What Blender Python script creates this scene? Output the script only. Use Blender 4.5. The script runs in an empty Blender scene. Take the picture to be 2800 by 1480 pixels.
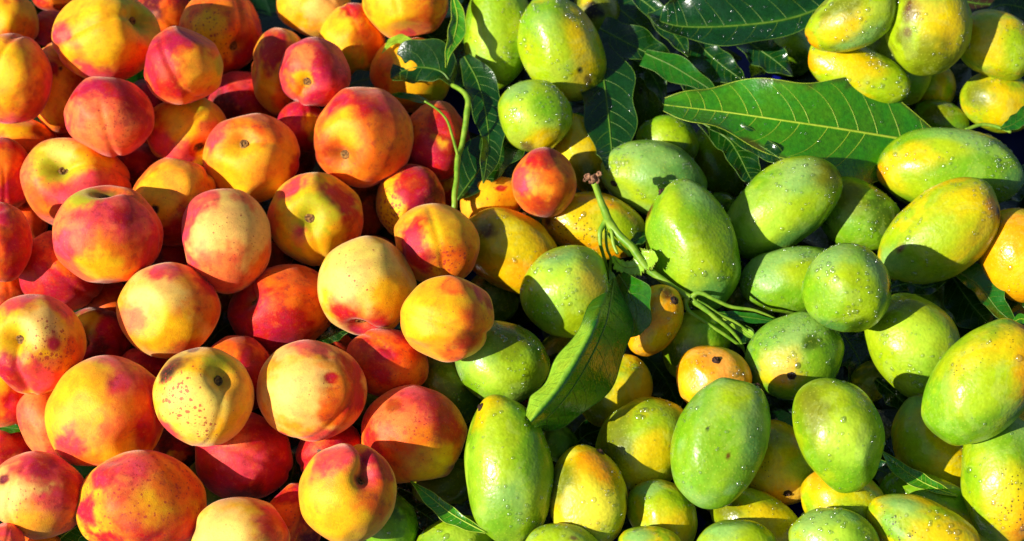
import bpy, math, random
import numpy as np
from mathutils import Vector
from mathutils.bvhtree import BVHTree

# ------------------------------------------------------------------ camera, sky, sun, exposure
SC = bpy.context.scene
W0, H0, FPX = 2800.0, 1480.0, 4853.0
PITCH = math.radians(58.0)
DIST = 1.30
TARGET = np.array([0.0, 0.0, 0.09])
FWD = np.array([0.0, math.cos(PITCH), -math.sin(PITCH)])
RIGHT = np.array([1.0, 0.0, 0.0])
UP = np.cross(RIGHT, FWD)
CAM = TARGET - FWD * DIST

cam_data = bpy.data.cameras.new('camera')
cam_data.sensor_width = 36.0
cam_data.lens = 36.0 * FPX / W0
cam_data.clip_start = 0.02
cam_data.clip_end = 60.0
cam_data.dof.use_dof = True
cam_data.dof.focus_distance = 1.19
cam_data.dof.aperture_fstop = 9.0
cam = bpy.data.objects.new('camera', cam_data)
SC.collection.objects.link(cam)
cam.location = CAM.tolist()
cam.rotation_euler = (math.pi / 2 - PITCH, 0, 0)
SC.camera = cam

SUN_CAM = np.array([-0.755, 0.0, 0.655])            # towards the sun, camera axes: right, up, backwards
sv = RIGHT * SUN_CAM[0] + UP * SUN_CAM[1] - FWD * SUN_CAM[2]
sv /= np.linalg.norm(sv)
SUN_EL = math.asin(sv[2])
SUN_AZ = math.atan2(sv[0], sv[1])

world = bpy.data.worlds.new('World')
SC.world = world
world.use_nodes = True
wn = world.node_tree
wn.nodes.clear()
sky = wn.nodes.new('ShaderNodeTexSky')
sky.sky_type = 'NISHITA'
sky.sun_disc = False
sky.sun_elevation = SUN_EL
sky.sun_rotation = SUN_AZ
bg = wn.nodes.new('ShaderNodeBackground')
bg.inputs['Strength'].default_value = 0.062
wo = wn.nodes.new('ShaderNodeOutputWorld')
wn.links.new(sky.outputs[0], bg.inputs['Color'])
wn.links.new(bg.outputs[0], wo.inputs['Surface'])

sun_data = bpy.data.lights.new('sun', 'SUN')
sun_data.energy = 5.0
sun_data.angle = math.radians(0.5)
sun_data.color = (1.0, 0.95, 0.86)
sun = bpy.data.objects.new('sun', sun_data)
SC.collection.objects.link(sun)
sun.rotation_euler = Vector(sv.tolist()).to_track_quat('Z', 'Y').to_euler()

SC.view_settings.view_transform = 'Standard'
SC.view_settings.look = 'None'
SC.view_settings.gamma = 1.0
SC.view_settings.exposure = 0.52
SC.view_settings.use_curve_mapping = False
SC.cycles.max_bounces = 7
SC.cycles.transparent_max_bounces = 10
SC.cycles.caustics_reflective = False
SC.cycles.caustics_refractive = False

RNG = np.random.default_rng(11)
random.seed(11)
COL = SC.collection


# ------------------------------------------------------------------ helpers
def norm(v):
    v = np.asarray(v, float)
    return v / np.maximum(np.linalg.norm(v, axis=-1, keepdims=True), 1e-12)


def ray(px, py):
    return norm(FWD + RIGHT * ((px - W0 / 2) / FPX) - UP * ((py - H0 / 2) / FPX))


def at_height(px, py, z):
    d = ray(px, py)
    return (z - CAM[2]) / d[2]                           # distance along the ray


def frame_of(d):
    z = -d
    x = norm(RIGHT - z * np.dot(RIGHT, z))
    return np.stack([x, np.cross(z, x), z])              # rows: right, up, towards the viewer


_PERM = np.random.default_rng(5).random(4096)


def _hash(ix, iy, iz):
    return _PERM[(ix * 374761393 + iy * 668265263 + iz * 1274126177) % 4096]


def noise3(p):
    i = np.floor(p).astype(np.int64)
    f = p - i
    u = f * f * (3 - 2 * f)
    out = np.zeros(len(p))
    for dx in (0, 1):
        wx = u[:, 0] if dx else 1 - u[:, 0]
        for dy in (0, 1):
            wy = u[:, 1] if dy else 1 - u[:, 1]
            for dz in (0, 1):
                wz = u[:, 2] if dz else 1 - u[:, 2]
                out += wx * wy * wz * _hash(i[:, 0] + dx, i[:, 1] + dy, i[:, 2] + dz)
    return out * 2 - 1


def fbm(p, o=3):
    a, s, t = 1.0, np.zeros(len(p)), 0.0
    for k in range(o):
        s += a * noise3(p * 2 ** k + 17.3 * k)
        t += a
        a *= 0.55
    return s / t


def sstep(a, b, x):
    t = np.clip((x - a) / (b - a), 0, 1)
    return t * t * (3 - 2 * t)


def lin(rgb):
    c = np.asarray(rgb, float) / 255.0
    return np.where(c <= 0.04045, c / 12.92, ((c + 0.055) / 1.055) ** 2.4)


def cube_sphere(n):
    idx, verts, faces = {}, [], []
    g = np.tan(np.linspace(-math.pi / 4, math.pi / 4, n + 1))

    def vid(p):
        k = tuple(np.round(p, 6))
        if k not in idx:
            idx[k] = len(verts)
            verts.append(p)
        return idx[k]
    for ax in range(3):
        for s in (-1.0, 1.0):
            a, b = (ax + 1) % 3, (ax + 2) % 3
            ids = np.zeros((n + 1, n + 1), int)
            for i in range(n + 1):
                for j in range(n + 1):
                    p = np.zeros(3)
                    p[ax] = s
                    p[a] = g[i]
                    p[b] = g[j]
                    ids[i, j] = vid(p)
            for i in range(n):
                for j in range(n):
                    q = (ids[i, j], ids[i + 1, j], ids[i + 1, j + 1], ids[i, j + 1])
                    faces.append(q if s > 0 else q[::-1])
    return norm(np.array(verts)), np.array(faces)


SPH = {n: cube_sphere(n) for n in (24, 40)}


def mesh_np(name, v, f, mat, smooth=True):
    me = bpy.data.meshes.new(name)
    v = np.asarray(v, np.float32)
    f = np.asarray(f, np.int32)
    me.vertices.add(len(v))
    me.vertices.foreach_set('co', v.ravel())
    k = f.shape[1]
    me.loops.add(f.size)
    me.loops.foreach_set('vertex_index', f.ravel())
    me.polygons.add(len(f))
    me.polygons.foreach_set('loop_start', np.arange(0, f.size, k, dtype=np.int32))
    me.polygons.foreach_set('loop_total', np.full(len(f), k, np.int32))
    me.update(calc_edges=True)
    me.polygons.foreach_set('use_smooth', np.full(len(f), smooth))
    me.materials.append(mat)
    return me


def set_col(me, name, rgba):
    a = me.color_attributes.new(name, 'FLOAT_COLOR', 'POINT')
    a.data.foreach_set('color', np.asarray(rgba, np.float32).ravel())


def add_obj(name, me, parent=None, loc=(0, 0, 0), label=None, cat=None, group=None, kind=None):
    o = bpy.data.objects.new(name, me)
    COL.objects.link(o)
    o.location = [float(q) for q in loc]
    if parent is not None:
        o.parent = parent
    if label:
        o['label'] = label
    if cat:
        o['category'] = cat
    if group:
        o['group'] = group
    if kind:
        o['kind'] = kind
    return o


# ------------------------------------------------------------------ materials
class NT:
    def __init__(self, name):
        self.m = bpy.data.materials.new(name)
        self.m.use_nodes = True
        self.t = self.m.node_tree
        self.t.nodes.clear()
        self.out = self.n('ShaderNodeOutputMaterial')

    def n(self, typ, ins=None, **kw):
        nd = self.t.nodes.new(typ)
        for k, v in kw.items():
            setattr(nd, k, v)
        for k, v in (ins or {}).items():
            self.set(nd, k, v)
        return nd

    def set(self, nd, k, v):
        if isinstance(v, bpy.types.NodeSocket):
            self.t.links.new(v, nd.inputs[k])
        else:
            nd.inputs[k].default_value = v

    def math(self, op, a, b=0.0, c=None, clamp=False):
        nd = self.n('ShaderNodeMath', operation=op, use_clamp=clamp)
        self.set(nd, 0, a)
        self.set(nd, 1, b)
        if c is not None:
            self.set(nd, 2, c)
        return nd.outputs[0]

    def mix(self, fac, a, b, blend='MIX'):
        nd = self.n('ShaderNodeMix', data_type='RGBA', blend_type=blend)
        self.set(nd, 0, fac)
        self.set(nd, 6, a)
        self.set(nd, 7, b)
        return nd.outputs[2]

    def ramp(self, v, a, b, lo=0.0, hi=1.0):
        nd = self.n('ShaderNodeMapRange', interpolation_type='SMOOTHSTEP')
        self.set(nd, 0, v)
        for k, q in zip((1, 2, 3, 4), (a, b, lo, hi)):
            nd.inputs[k].default_value = q
        return nd.outputs[0]

    def coord(self, jitter=True):
        tc = self.n('ShaderNodeTexCoord').outputs['Object']
        if not jitter:
            return tc
        oi = self.n('ShaderNodeObjectInfo').outputs['Random']
        m = self.math('MULTIPLY', oi, 37.0)
        ad = self.n('ShaderNodeVectorMath', operation='ADD')
        self.set(ad, 0, tc)
        self.set(ad, 1, m)
        return ad.outputs[0]

    def noise(self, co, scale, detail=3.0, rough=0.55, dist=0.0):
        nd = self.n('ShaderNodeTexNoise', {'Vector': co, 'Scale': scale, 'Detail': detail,
                                           'Roughness': rough, 'Distortion': dist})
        return nd.outputs['Fac']

    def voro(self, co, scale, rnd=1.0):
        return self.n('ShaderNodeTexVoronoi', {'Vector': co, 'Scale': scale, 'Randomness': rnd})


def make_peach_mat():
    t = NT('peach_skin')
    co = t.coord()
    at = t.n('ShaderNodeAttribute', attribute_name='skin')
    base, fl = at.outputs['Color'], at.outputs['Alpha']
    # streaky mottling, fine stipple of the skin
    n1 = t.noise(co, 55.0, 5.0, 0.62, 0.6)
    n2 = t.noise(co, 620.0, 3.0, 0.65)
    n3 = t.noise(co, 150.0, 4.0, 0.6)
    hs = t.n('ShaderNodeHueSaturation', {'Color': base, 'Hue': t.ramp(n1, 0.3, 0.7, 0.487, 0.511),
                                         'Saturation': 1.0, 'Value': t.ramp(n3, 0.3, 0.7, 0.90, 1.08)})
    nb = t.noise(co, 85.0, 6.0, 0.68, 0.8)
    red = t.mix(1.0, hs.outputs[0], (0.93, 0.50, 0.42, 1), 'MULTIPLY')
    gsep = t.n('ShaderNodeSeparateColor', {0: base})
    redness = t.ramp(gsep.outputs[1], 0.42, 0.10, 0.0, 1.0)
    pale = t.ramp(gsep.outputs[2], 0.10, 0.03, 0.25, 1.0)
    hs2 = t.mix(t.math('MULTIPLY', t.ramp(nb, 0.50, 0.62, 0.0, 0.32), pale), hs.outputs[0], red)
    nd = t.noise(co, 150.0, 8.0, 0.72, 0.15)
    hs2 = t.mix(t.math('MULTIPLY', t.ramp(nd, 0.54, 0.68, 0.0, 0.30), redness), hs2, (0.86, 0.22, 0.015, 1))
    hs2 = t.mix(t.math('MULTIPLY', t.ramp(nd, 0.46, 0.36, 0.0, 0.45), redness), hs2, (0.30, 0.004, 0.02, 1))
    col = t.mix(t.ramp(n2, 0.50, 0.74, 0.0, 0.30), hs2, (0.55, 0.07, 0.02, 1), 'MIX')
    col = t.mix(t.ramp(n2, 0.47, 0.25, 0.0, 0.12), col, (0.95, 0.5, 0.12, 1))
    # red freckles where the mask says so
    v1 = t.voro(co, 340.0)
    v2 = t.voro(co, 700.0)
    wob = t.math('MULTIPLY_ADD', t.noise(co, 500.0, 3.0), 0.9, -0.45)
    d1 = t.math('ADD', v1.outputs['Distance'], wob)
    sep = t.n('ShaderNodeSeparateColor', {0: v1.outputs['Color']})
    r1 = t.math('MULTIPLY', sep.outputs[0], t.math('MULTIPLY', fl, 0.66))
    s1 = t.math('LESS_THAN', d1, r1)
    sep2 = t.n('ShaderNodeSeparateColor', {0: v2.outputs['Color']})
    r2 = t.math('MULTIPLY', sep2.outputs[0], t.math('MULTIPLY', fl, 0.46))
    s2 = t.math('LESS_THAN', v2.outputs['Distance'], r2)
    sp = t.math('MAXIMUM', s1, s2)
    col = t.mix(t.math('MULTIPLY', sp, 0.78), col, (0.42, 0.022, 0.022, 1))
    # tiny brown pores everywhere
    v3 = t.voro(co, 260.0)
    sep3 = t.n('ShaderNodeSeparateColor', {0: v3.outputs['Color']})
    sp3 = t.math('LESS_THAN', v3.outputs['Distance'], t.math('MULTIPLY_ADD', sep3.outputs[1], 0.36, -0.23))
    col = t.mix(t.math('MULTIPLY', sp3, 0.45), col, (0.30, 0.08, 0.02, 1))
    bump = t.n('ShaderNodeBump', {'Height': t.math('ADD', t.math('MULTIPLY', n3, 0.7), t.noise(co, 1500.0, 2.0)),
                                  'Strength': 0.22, 'Distance': 0.0018})
    p = t.n('ShaderNodeBsdfPrincipled', {
        'Base Color': col, 'Roughness': 0.52, 'Specular IOR Level': 0.30, 'Normal': bump.outputs[0],
        'Sheen Weight': 0.36, 'Sheen Roughness': 0.35, 'Sheen Tint': (1.0, 0.74, 0.60, 1)})
    t.t.links.new(p.outputs[0], t.out.inputs[0])
    return t.m


def make_mango_mat():
    t = NT('mango_skin')
    co = t.coord()
    at = t.n('ShaderNodeAttribute', attribute_name='skin')
    base, fl = at.outputs['Color'], at.outputs['Alpha']
    n1 = t.noise(co, 48.0, 5.0, 0.6, 0.4)
    n2 = t.noise(co, 260.0, 4.0, 0.6)
    hs = t.n('ShaderNodeHueSaturation', {'Color': base, 'Hue': t.ramp(n1, 0.3, 0.7, 0.497, 0.516),
                                         'Saturation': 1.0, 'Value': t.ramp(n2, 0.3, 0.7, 0.90, 1.10)})
    col = hs.outputs[0]
    # pale waxy film with hard drying edges
    n3 = t.noise(co, 30.0, 6.0, 0.66, 1.0)
    wax = t.ramp(n3, 0.54, 0.58, 0.0, 0.13)
    col = t.mix(wax, col, (0.50, 0.62, 0.16, 1))
    # light lenticels
    v0 = t.voro(co, 420.0)
    len_ = t.ramp(v0.outputs['Distance'], 0.30, 0.16, 0.0, 0.22)
    col = t.mix(len_, col, (0.56, 0.60, 0.06, 1))
    # dark spots where masked
    v1 = t.voro(co, 520.0)
    s1 = t.n('ShaderNodeSeparateColor', {0: v1.outputs['Color']})
    r1 = t.math('MULTIPLY', t.math('MULTIPLY_ADD', s1.outputs[0], 0.62, -0.14), fl)
    sp = t.math('LESS_THAN', t.math('MULTIPLY_ADD', n2, 0.5, t.math('ADD', v1.outputs['Distance'], -0.25)), r1)
    v2 = t.voro(co, 130.0)
    s2 = t.n('ShaderNodeSeparateColor', {0: v2.outputs['Color']})
    r2 = t.math('MULTIPLY_ADD', s2.outputs[1], 0.40, -0.35)
    sp2 = t.math('LESS_THAN', v2.outputs['Distance'], r2)
    sp = t.math('MAXIMUM', sp, t.math('MULTIPLY', sp2, 0.5))
    col = t.mix(t.math('MULTIPLY', sp, 0.80), col, (0.045, 0.025, 0.01, 1))
    hgt = t.math('ADD', t.math('MULTIPLY', n2, 0.9), t.math('MULTIPLY', v0.outputs['Distance'], -0.5))
    hgt = t.math('ADD', hgt, t.math('MULTIPLY', t.noise(co, 85.0, 2.0), 1.3))
    bump = t.n('ShaderNodeBump', {'Height': hgt, 'Strength': 0.24, 'Distance': 0.0013})
    wet = t.noise(co, 26.0, 4.0, 0.6)
    rough = t.ramp(wet, 0.38, 0.62, 0.26, 0.46)
    p = t.n('ShaderNodeBsdfPrincipled', {
        'Base Color': col, 'Roughness': rough, 'Specular IOR Level': 0.32, 'Normal': bump.outputs[0],
        'Coat Weight': t.ramp(wet, 0.60, 0.42, 0.0, 0.35), 'Coat Roughness': 0.10, 'Coat IOR': 1.33})
    t.t.links.new(p.outputs[0], t.out.inputs[0])
    return t.m


def make_leaf_mat():
    t = NT('leaf_blade')
    co = t.coord()
    at = t.n('ShaderNodeAttribute', attribute_name='skin')
    n1 = t.noise(co, 60.0, 4.0, 0.6)
    n2 = t.noise(co, 300.0, 4.0, 0.6)
    hs = t.n('ShaderNodeHueSaturation', {'Color': at.outputs['Color'], 'Hue': t.ramp(n1, 0.3, 0.7, 0.488, 0.512),
                                         'Saturation': 1.0, 'Value': t.ramp(n2, 0.25, 0.75, 0.78, 1.22)})
    col = hs.outputs[0]
    v = t.voro(co, 70.0)
    s = t.n('ShaderNodeSeparateColor', {0: v.outputs['Color']})
    sp = t.math('LESS_THAN', v.outputs['Distance'], t.math('MULTIPLY_ADD', s.outputs[0], 0.5, -0.42))
    col = t.mix(t.math('MULTIPLY', sp, 0.7), col, (0.05, 0.03, 0.008, 1))
    v4 = t.voro(co, 700.0)
    hgt = t.math('ADD', t.math('MULTIPLY', n2, 0.6), t.math('MULTIPLY', v4.outputs['Distance'], 0.35))
    hgt = t.math('ADD', hgt, t.math('MULTIPLY', t.noise(co, 95.0, 2.0), 2.4))
    bump = t.n('ShaderNodeBump', {'Height': hgt, 'Strength': 0.34, 'Distance': 0.0012})
    p = t.n('ShaderNodeBsdfPrincipled', {
        'Base Color': col, 'Roughness': t.ramp(n1, 0.35, 0.65, 0.13, 0.36), 'Specular IOR Level': 0.75,
        'Normal': bump.outputs[0]})
    tr = t.n('ShaderNodeBsdfTranslucent', {'Color': t.mix(0.6, col, (0.22, 0.42, 0.02, 1)), 'Normal': bump.outputs[0]})
    mx = t.n('ShaderNodeMixShader', {0: 0.22})
    t.t.links.new(p.outputs[0], mx.inputs[1])
    t.t.links.new(tr.outputs[0], mx.inputs[2])
    t.t.links.new(mx.outputs[0], t.out.inputs[0])
    return t.m


def make_simple(name, c1, c2, scale, rough, bump=0.3, spec=0.4, dist=0.001):
    t = NT(name)
    co = t.coord()
    n = t.noise(co, scale, 5.0, 0.62)
    col = t.mix(t.ramp(n, 0.34, 0.66), (*lin(c1), 1), (*lin(c2), 1))
    b = t.n('ShaderNodeBump', {'Height': t.noise(co, scale * 2.2, 4.0), 'Strength': bump, 'Distance': dist})
    p = t.n('ShaderNodeBsdfPrincipled', {'Base Color': col, 'Roughness': rough, 'Specular IOR Level': spec,
                                         'Normal': b.outputs[0]})
    t.t.links.new(p.outputs[0], t.out.inputs[0])
    return t.m


def make_drop_mat():
    t = NT('water')
    fr = t.n('ShaderNodeFresnel', {'IOR': 1.34})
    tr = t.n('ShaderNodeBsdfTransparent', {'Color': (0.97, 0.98, 0.96, 1)})
    gl = t.n('ShaderNodeBsdfGlossy', {'Roughness': 0.17, 'Color': (1, 1, 1, 1)})
    fac = t.math('MINIMUM', t.math('MULTIPLY_ADD', fr.outputs[0], 1.0, 0.085), 0.40)
    mx = t.n('ShaderNodeMixShader', {0: fac})
    t.t.links.new(tr.outputs[0], mx.inputs[1])
    t.t.links.new(gl.outputs[0], mx.inputs[2])
    t.t.links.new(mx.outputs[0], t.out.inputs[0])
    return t.m


M_PEACH = make_peach_mat()
M_MANGO = make_mango_mat()
M_LEAF = make_leaf_mat()
M_VEIN = make_simple('leaf_vein', (150, 178, 40), (172, 192, 60), 200.0, 0.45, 0.1)
M_VEIND = make_simple('dark_leaf_vein', (72, 108, 26), (96, 130, 36), 200.0, 0.45, 0.1)
M_STEM = make_simple('green_stem', (100, 146, 30), (142, 172, 50), 120.0, 0.42, 0.25)
M_SCAR = make_simple('dry_scar', (58, 36, 12), (160, 112, 48), 700.0, 0.8, 0.6)
M_STALK = make_simple('dark_stalk', (22, 13, 7), (74, 42, 20), 420.0, 0.75, 0.7)
M_CUT = make_simple('cut_wood', (74, 40, 22), (176, 128, 92), 260.0, 0.8, 0.8)
M_WATER = make_drop_mat()
M_TARP = make_simple('blue_plastic', (8, 12, 96), (12, 18, 124), 14.0, 0.38, 0.15)

# ------------------------------------------------------------------ the sheet the fruit lies on
def build_sheet():
    n = 120
    g = np.linspace(-1.3, 1.3, n)
    X, Y = np.meshgrid(g, g)
    P = np.stack([X.ravel(), Y.ravel(), np.zeros(n * n)], 1)
    P[:, 2] = 0.006 * fbm(P * 6.0 + 3, 3) + 0.012
    i, j = np.meshgrid(np.arange(n - 1), np.arange(n - 1))
    a = (j * n + i).ravel()
    me = mesh_np('blue_sheet', P, np.stack([a, a + 1, a + n + 1, a + n], 1), M_TARP)
    add_obj('blue_sheet', me, kind='structure', label='blue plastic sheet under the fruit')


build_sheet()

# ------------------------------------------------------------------ fruit
CODES = {
    # peaches; brown and rust also put shade into fruit in the gaps
    'Y': (246, 182, 2), 'O': (238, 108, 4), 'S': (240, 114, 54), 'C': (246, 194, 92), 'R': (190, 16, 8),
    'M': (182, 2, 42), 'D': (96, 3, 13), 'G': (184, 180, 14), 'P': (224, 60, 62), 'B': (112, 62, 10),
    'K': (40, 24, 10), 'A': (250, 162, 26), 'T': (180, 70, 6), 'U': (242, 206, 84),
    # mangoes; olive also paints the shaded side of several
    'g': (116, 158, 18), 'l': (156, 178, 14), 'y': (208, 174, 4), 'o': (232, 148, 4), 'w': (130, 168, 76),
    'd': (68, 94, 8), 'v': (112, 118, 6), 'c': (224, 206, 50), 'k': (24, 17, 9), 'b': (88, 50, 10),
    'p': (246, 162, 62), 'h': (96, 140, 56), 'f': (172, 200, 46),
}
FRUIT = []


def F(kind, cx, cy, rx, ry, layer, base, patches, label, rot=0, stem=None, sut=None, fl=0.0, flp=None,
      egg=0.0, dents=(), lump=0.040, bend=None, wet=1.0, grp=None, flat=1.0, n=None, up=0.0):
    FRUIT.append(dict(kind=kind, cx=cx, cy=cy, rx=rx, ry=ry, layer=layer, base=base, patches=patches, label=label,
                      rot=rot, stem=stem, sut=sut, fl=fl, flp=flp, egg=egg, dents=dents, lump=lump, bend=bend,
                      wet=wet, grp=grp, flat=flat, n=n, up=up, i=len(FRUIT)))


def front(x, y):
    """picture offset (x right, y down, in radii) -> direction on the near side, frame axes right/up/near"""
    r2 = x * x + y * y
    if r2 > 0.985:
        k = math.sqrt(0.985 / r2)
        x, y = x * k, y * k
        r2 = 0.985
    return np.array([x, -y, math.sqrt(1 - r2)])


def P(*a, **k):
    F('peach', *a, **k)


def M(*a, **k):
    F('mango', *a, **k)


# ---- peaches, lowest first is decided by the layer (fifth number)
P(26, 64, 70, 84, 1.10, 'YO', [('O', .5, .6, .8)], 'golden peach cut off by the top left corner of the picture')
P(32, 219, 101, 115, 2.10, 'OA', [('Y', -.3, -.3, .8), ('T', .8, .5, .6), ('P', 0, .95, .4), ('P', .95, .1, .35)],
  'large plain orange peach at the left edge, second from the top')
P(136, 88, 52, 55, 0.30, 'MD', [('R', 0, -.6, .6)], 'dark red shaded peach left of the big yellow peach at the top', fl=.3)
P(152, -22, 62, 52, 0.50, 'RO', [('O', .2, .3, .6)], 'red orange peach cut by the top edge above the dark red one')
P(290, 103, 134, 119, 2.30, 'YO', [('O', .1, .6, .8), ('P', -.15, .82, .5), ('P', -.85, -.1, .3), ('Y', .05, -.1, .7), ('G', .66, -.52, .42)],
  'big yellow peach with a green stem hollow and pink underside, near the top left', stem=(.70, -.50), sut=(158, .05), dents=[(.75, -.3, .3, .05)])
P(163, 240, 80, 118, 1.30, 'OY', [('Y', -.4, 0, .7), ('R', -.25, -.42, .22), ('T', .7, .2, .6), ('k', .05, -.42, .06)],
  'shaded orange peach with a crease and red dot, under the big yellow peach', fl=.1, dents=[(0, 0, .12, .03), (0, .3, .12, .03), (0, -.3, .12, .03)])
P(298, 317, 117, 102, 2.40, 'SP', [('M', .1, -.7, .62), ('R', .55, -.4, .5), ('M', -.6, -.6, .45), ('S', -.3, .4, .8), ('R', .8, .3, .4)],
  'crimson topped salmon peach with a notched left side, below the big yellow peach', rot=14, flp=[(.2, .2, .7, .5)], dents=[(-.95, 0, .3, .10), (.75, .0, .18, .03)])
P(497, 182, 106, 102, 2.45, 'O', [('M', -.75, -.25, .80, .35), ('M', .0, -.8, .45), ('R', -.2, .3, .55), ('Y', .8, .15, .5), ('G', .95, -.1, .3), ('A', .35, .2, .5)],
  'peach split into a deep crimson left half and a golden right half', rot=0)
P(448, 40, 72, 74, 0.70, 'RT', [('O', .1, .1, .6), ('D', -.5, -.3, .5)], 'red peach between two larger ones at the top edge', fl=.35)
P(603, 86, 108, 108, 1.50, 'OA', [('R', .75, -.1, .55), ('O', .2, -.6, .6), ('Y', -.3, .1, .55), ('R', .55, .75, .4)],
  'freckled orange peach with a dark slit and red right side, near the top', fl=.35, flp=[(-.3, 0, .8, .6)], stem=(.36, .42), sut=(-80, .07), rot=0)
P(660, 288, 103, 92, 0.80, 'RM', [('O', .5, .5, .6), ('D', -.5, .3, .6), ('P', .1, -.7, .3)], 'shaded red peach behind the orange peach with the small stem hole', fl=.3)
P(514, 359, 106, 99, 2.05, 'YO', [('P', -.75, .3, .5), ('P', -.2, .6, .45), ('Y', .1, -.4, .6), ('G', .2, -.85, .4), ('S', .6, .1, .4), ('k', .36, .52, .16, .3)],
  'yellow peach with a dark rotten hole at its lower right', dents=[(.36, .48, .22, .16)], fl=.15)
P(688, 431, 126, 120, 2.30, 'AO', [('Y', -.1, .3, .7), ('A', .4, .4, .6), ('P', -.75, -.5, .35), ('O', .2, -.75, .5), ('R', .95, .2, .3)],
  'smooth amber orange peach with a creased stem hole in its upper middle', stem=(-.18, -.36), sut=(5, .05), dents=[(-.45, -.25, .2, .05)])
P(6, 478, 74, 95, 1.20, 'RO', [('O', 0, -.2, .6), ('M', .4, .55, .6), ('D', .5, .85, .3)], 'red peach with a purple underside cut by the left edge, mid height')
P(212, 508, 144, 122, 1.60, 'SO', [('O', -.4, .5, .7), ('P', .2, .25, .7), ('G', -.3, -.55, .5), ('Y', .25, -.65, .4), ('U', -.28, -.72, .26), ('T', .75, .3, .4), ('R', 0, .85, .4)],
  'large shaded peach with a pale green stem hollow, behind the pink orange one', rot=22, stem=(-.32, -.40), sut=(-8, .06), fl=.2)
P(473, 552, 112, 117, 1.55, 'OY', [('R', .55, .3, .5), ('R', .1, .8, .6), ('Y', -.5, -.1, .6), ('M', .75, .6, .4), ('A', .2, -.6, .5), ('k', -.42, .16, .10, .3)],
  'orange peach with a half shaded face and a small dark pit mark, mid left', dents=[(-.42, .16, .16, .06), (-.75, -.65, .4, .12)], fl=.15)
P(293, 648, 139, 131, 2.60, 'SO', [('P', .1, -.4, .7), ('O', 0, .6, .7), ('Y', -.2, .65, .4), ('R', .85, .3, .45), ('G', -.45, -.8, .35), ('P', -.8, .2, .3), ('M', .3, -.4, .25), ('B', -.02, -.93, .20)],
  'big pink orange peach with a brown stem cup on its top rim', stem=(-.04, -.93), sut=(30, .06), fl=.12)
P(614, 657, 124, 135, 2.55, 'CS', [('P', -.9, -.3, .5), ('P', -.5, -.75, .45), ('C', .25, 0, .75), ('S', 0, .7, .6), ('O', .8, .5, .4), ('P', -.6, .7, .4)],
  'pale cream pink peach with a boxy outline in the middle of the peach heap', rot=0, sut=(0, 0.0), dents=[(.9, .0, .5, .03), (-.95, .1, .5, .03), (.1, -.95, .4, .03)], lump=.025, flp=[(.2, .1, .8, .28)])
P(2, 664, 78, 103, 1.70, 'RO', [('O', 0, .4, .6), ('M', -.2, -.7, .5), ('R', .6, .4, .6)], 'red orange peach cut by the left edge beside the big pink orange one', dents=[(-.1, -.85, .2, .1)])
P(72, 610, 55, 66, 0.20, 'OB', [('T', .3, .3, .7)], 'dim olive orange peach in the gap left of the big pink orange one')  # brown in the base darkens a yellow olive peach for shade
P(163, 742, 118, 102, 1.40, 'RO', [('M', .4, .6, .6), ('R', -.6, 0, .5), ('O', .1, -.3, .35), ('M', -.1, .7, .35)],
  'red peach covered in crimson mottling, lower left of the big pink orange peach', rot=25, fl=.55)
P(62, 392, 92, 70, 0.60, 'OT', [('Y', -.2, -.6, .5)], 'shaded brown orange peach under the plain orange one at left', rot=15)  # rust in the base adds painted shade
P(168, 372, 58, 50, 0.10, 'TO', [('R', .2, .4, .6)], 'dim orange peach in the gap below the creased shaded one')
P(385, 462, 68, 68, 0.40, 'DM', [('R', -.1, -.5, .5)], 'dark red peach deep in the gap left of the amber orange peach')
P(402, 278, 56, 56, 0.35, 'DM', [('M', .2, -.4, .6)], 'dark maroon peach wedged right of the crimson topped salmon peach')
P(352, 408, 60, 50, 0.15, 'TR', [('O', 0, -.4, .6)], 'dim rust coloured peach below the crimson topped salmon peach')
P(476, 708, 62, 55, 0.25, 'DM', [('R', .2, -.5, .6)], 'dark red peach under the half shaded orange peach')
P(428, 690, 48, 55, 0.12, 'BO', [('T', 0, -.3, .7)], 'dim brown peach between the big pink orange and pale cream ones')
P(860, 12, 98, 92, 1.35, 'YC', [('Y', -.6, .2, .6), ('C', .4, .1, .6), ('G', .5, -.7, .5)], 'pale yellow peach with a crease, cut by the top edge', dents=[(-.35, .45, .14, .06), (-.15, .5, .14, .06), (.1, .55, .14, .05)])
P(962, 112, 86, 100, 1.70, 'YA', [('O', .3, 0, .6), ('R', .1, -.85, .42), ('Y', -.35, .1, .6), ('O', .8, 0, .5), ('G', -.3, .7, .5)],
  'yellow peach with a red pointed top, upper middle of the heap', rot=0, dents=[(.0, -.75, .12, .05), (-.6, -.85, .4, .08)])
P(1112, -8, 114, 110, 2.10, 'YO', [('O', .4, .3, .7), ('Y', -.4, .4, .7), ('R', .85, .5, .35), ('P', 0, .95, .3)], 'golden peach cut by the top edge next to the first leaf')
P(768, 196, 76, 116, 1.10, 'OY', [('R', -.2, -.55, .6), ('Y', -.5, .55, .6), ('O', .2, .6, .5)], 'orange peach with red top in shade, behind the small pink red one', fl=.15)
P(862, 199, 94, 93, 2.30, 'PM', [('M', .25, -.25, .55), ('P', .2, .6, .5), ('O', -.55, .35, .4), ('Y', -.35, .15, .28), ('S', -.4, -.45, .4), ('P', .8, -.3, .4), ('M', .1, .75, .4)],
  'small pink red peach with a tiny stem scar low on its face', stem=(-.28, .30), sut=(120, .05), fl=.25)
P(1124, 205, 106, 100, 1.05, 'YA', [('O', -.75, .0, .5), ('Y', .2, .3, .7), ('G', .6, .6, .4)], 'yellow peach half hidden under the dark leaf on the sprig', fl=0)
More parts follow.
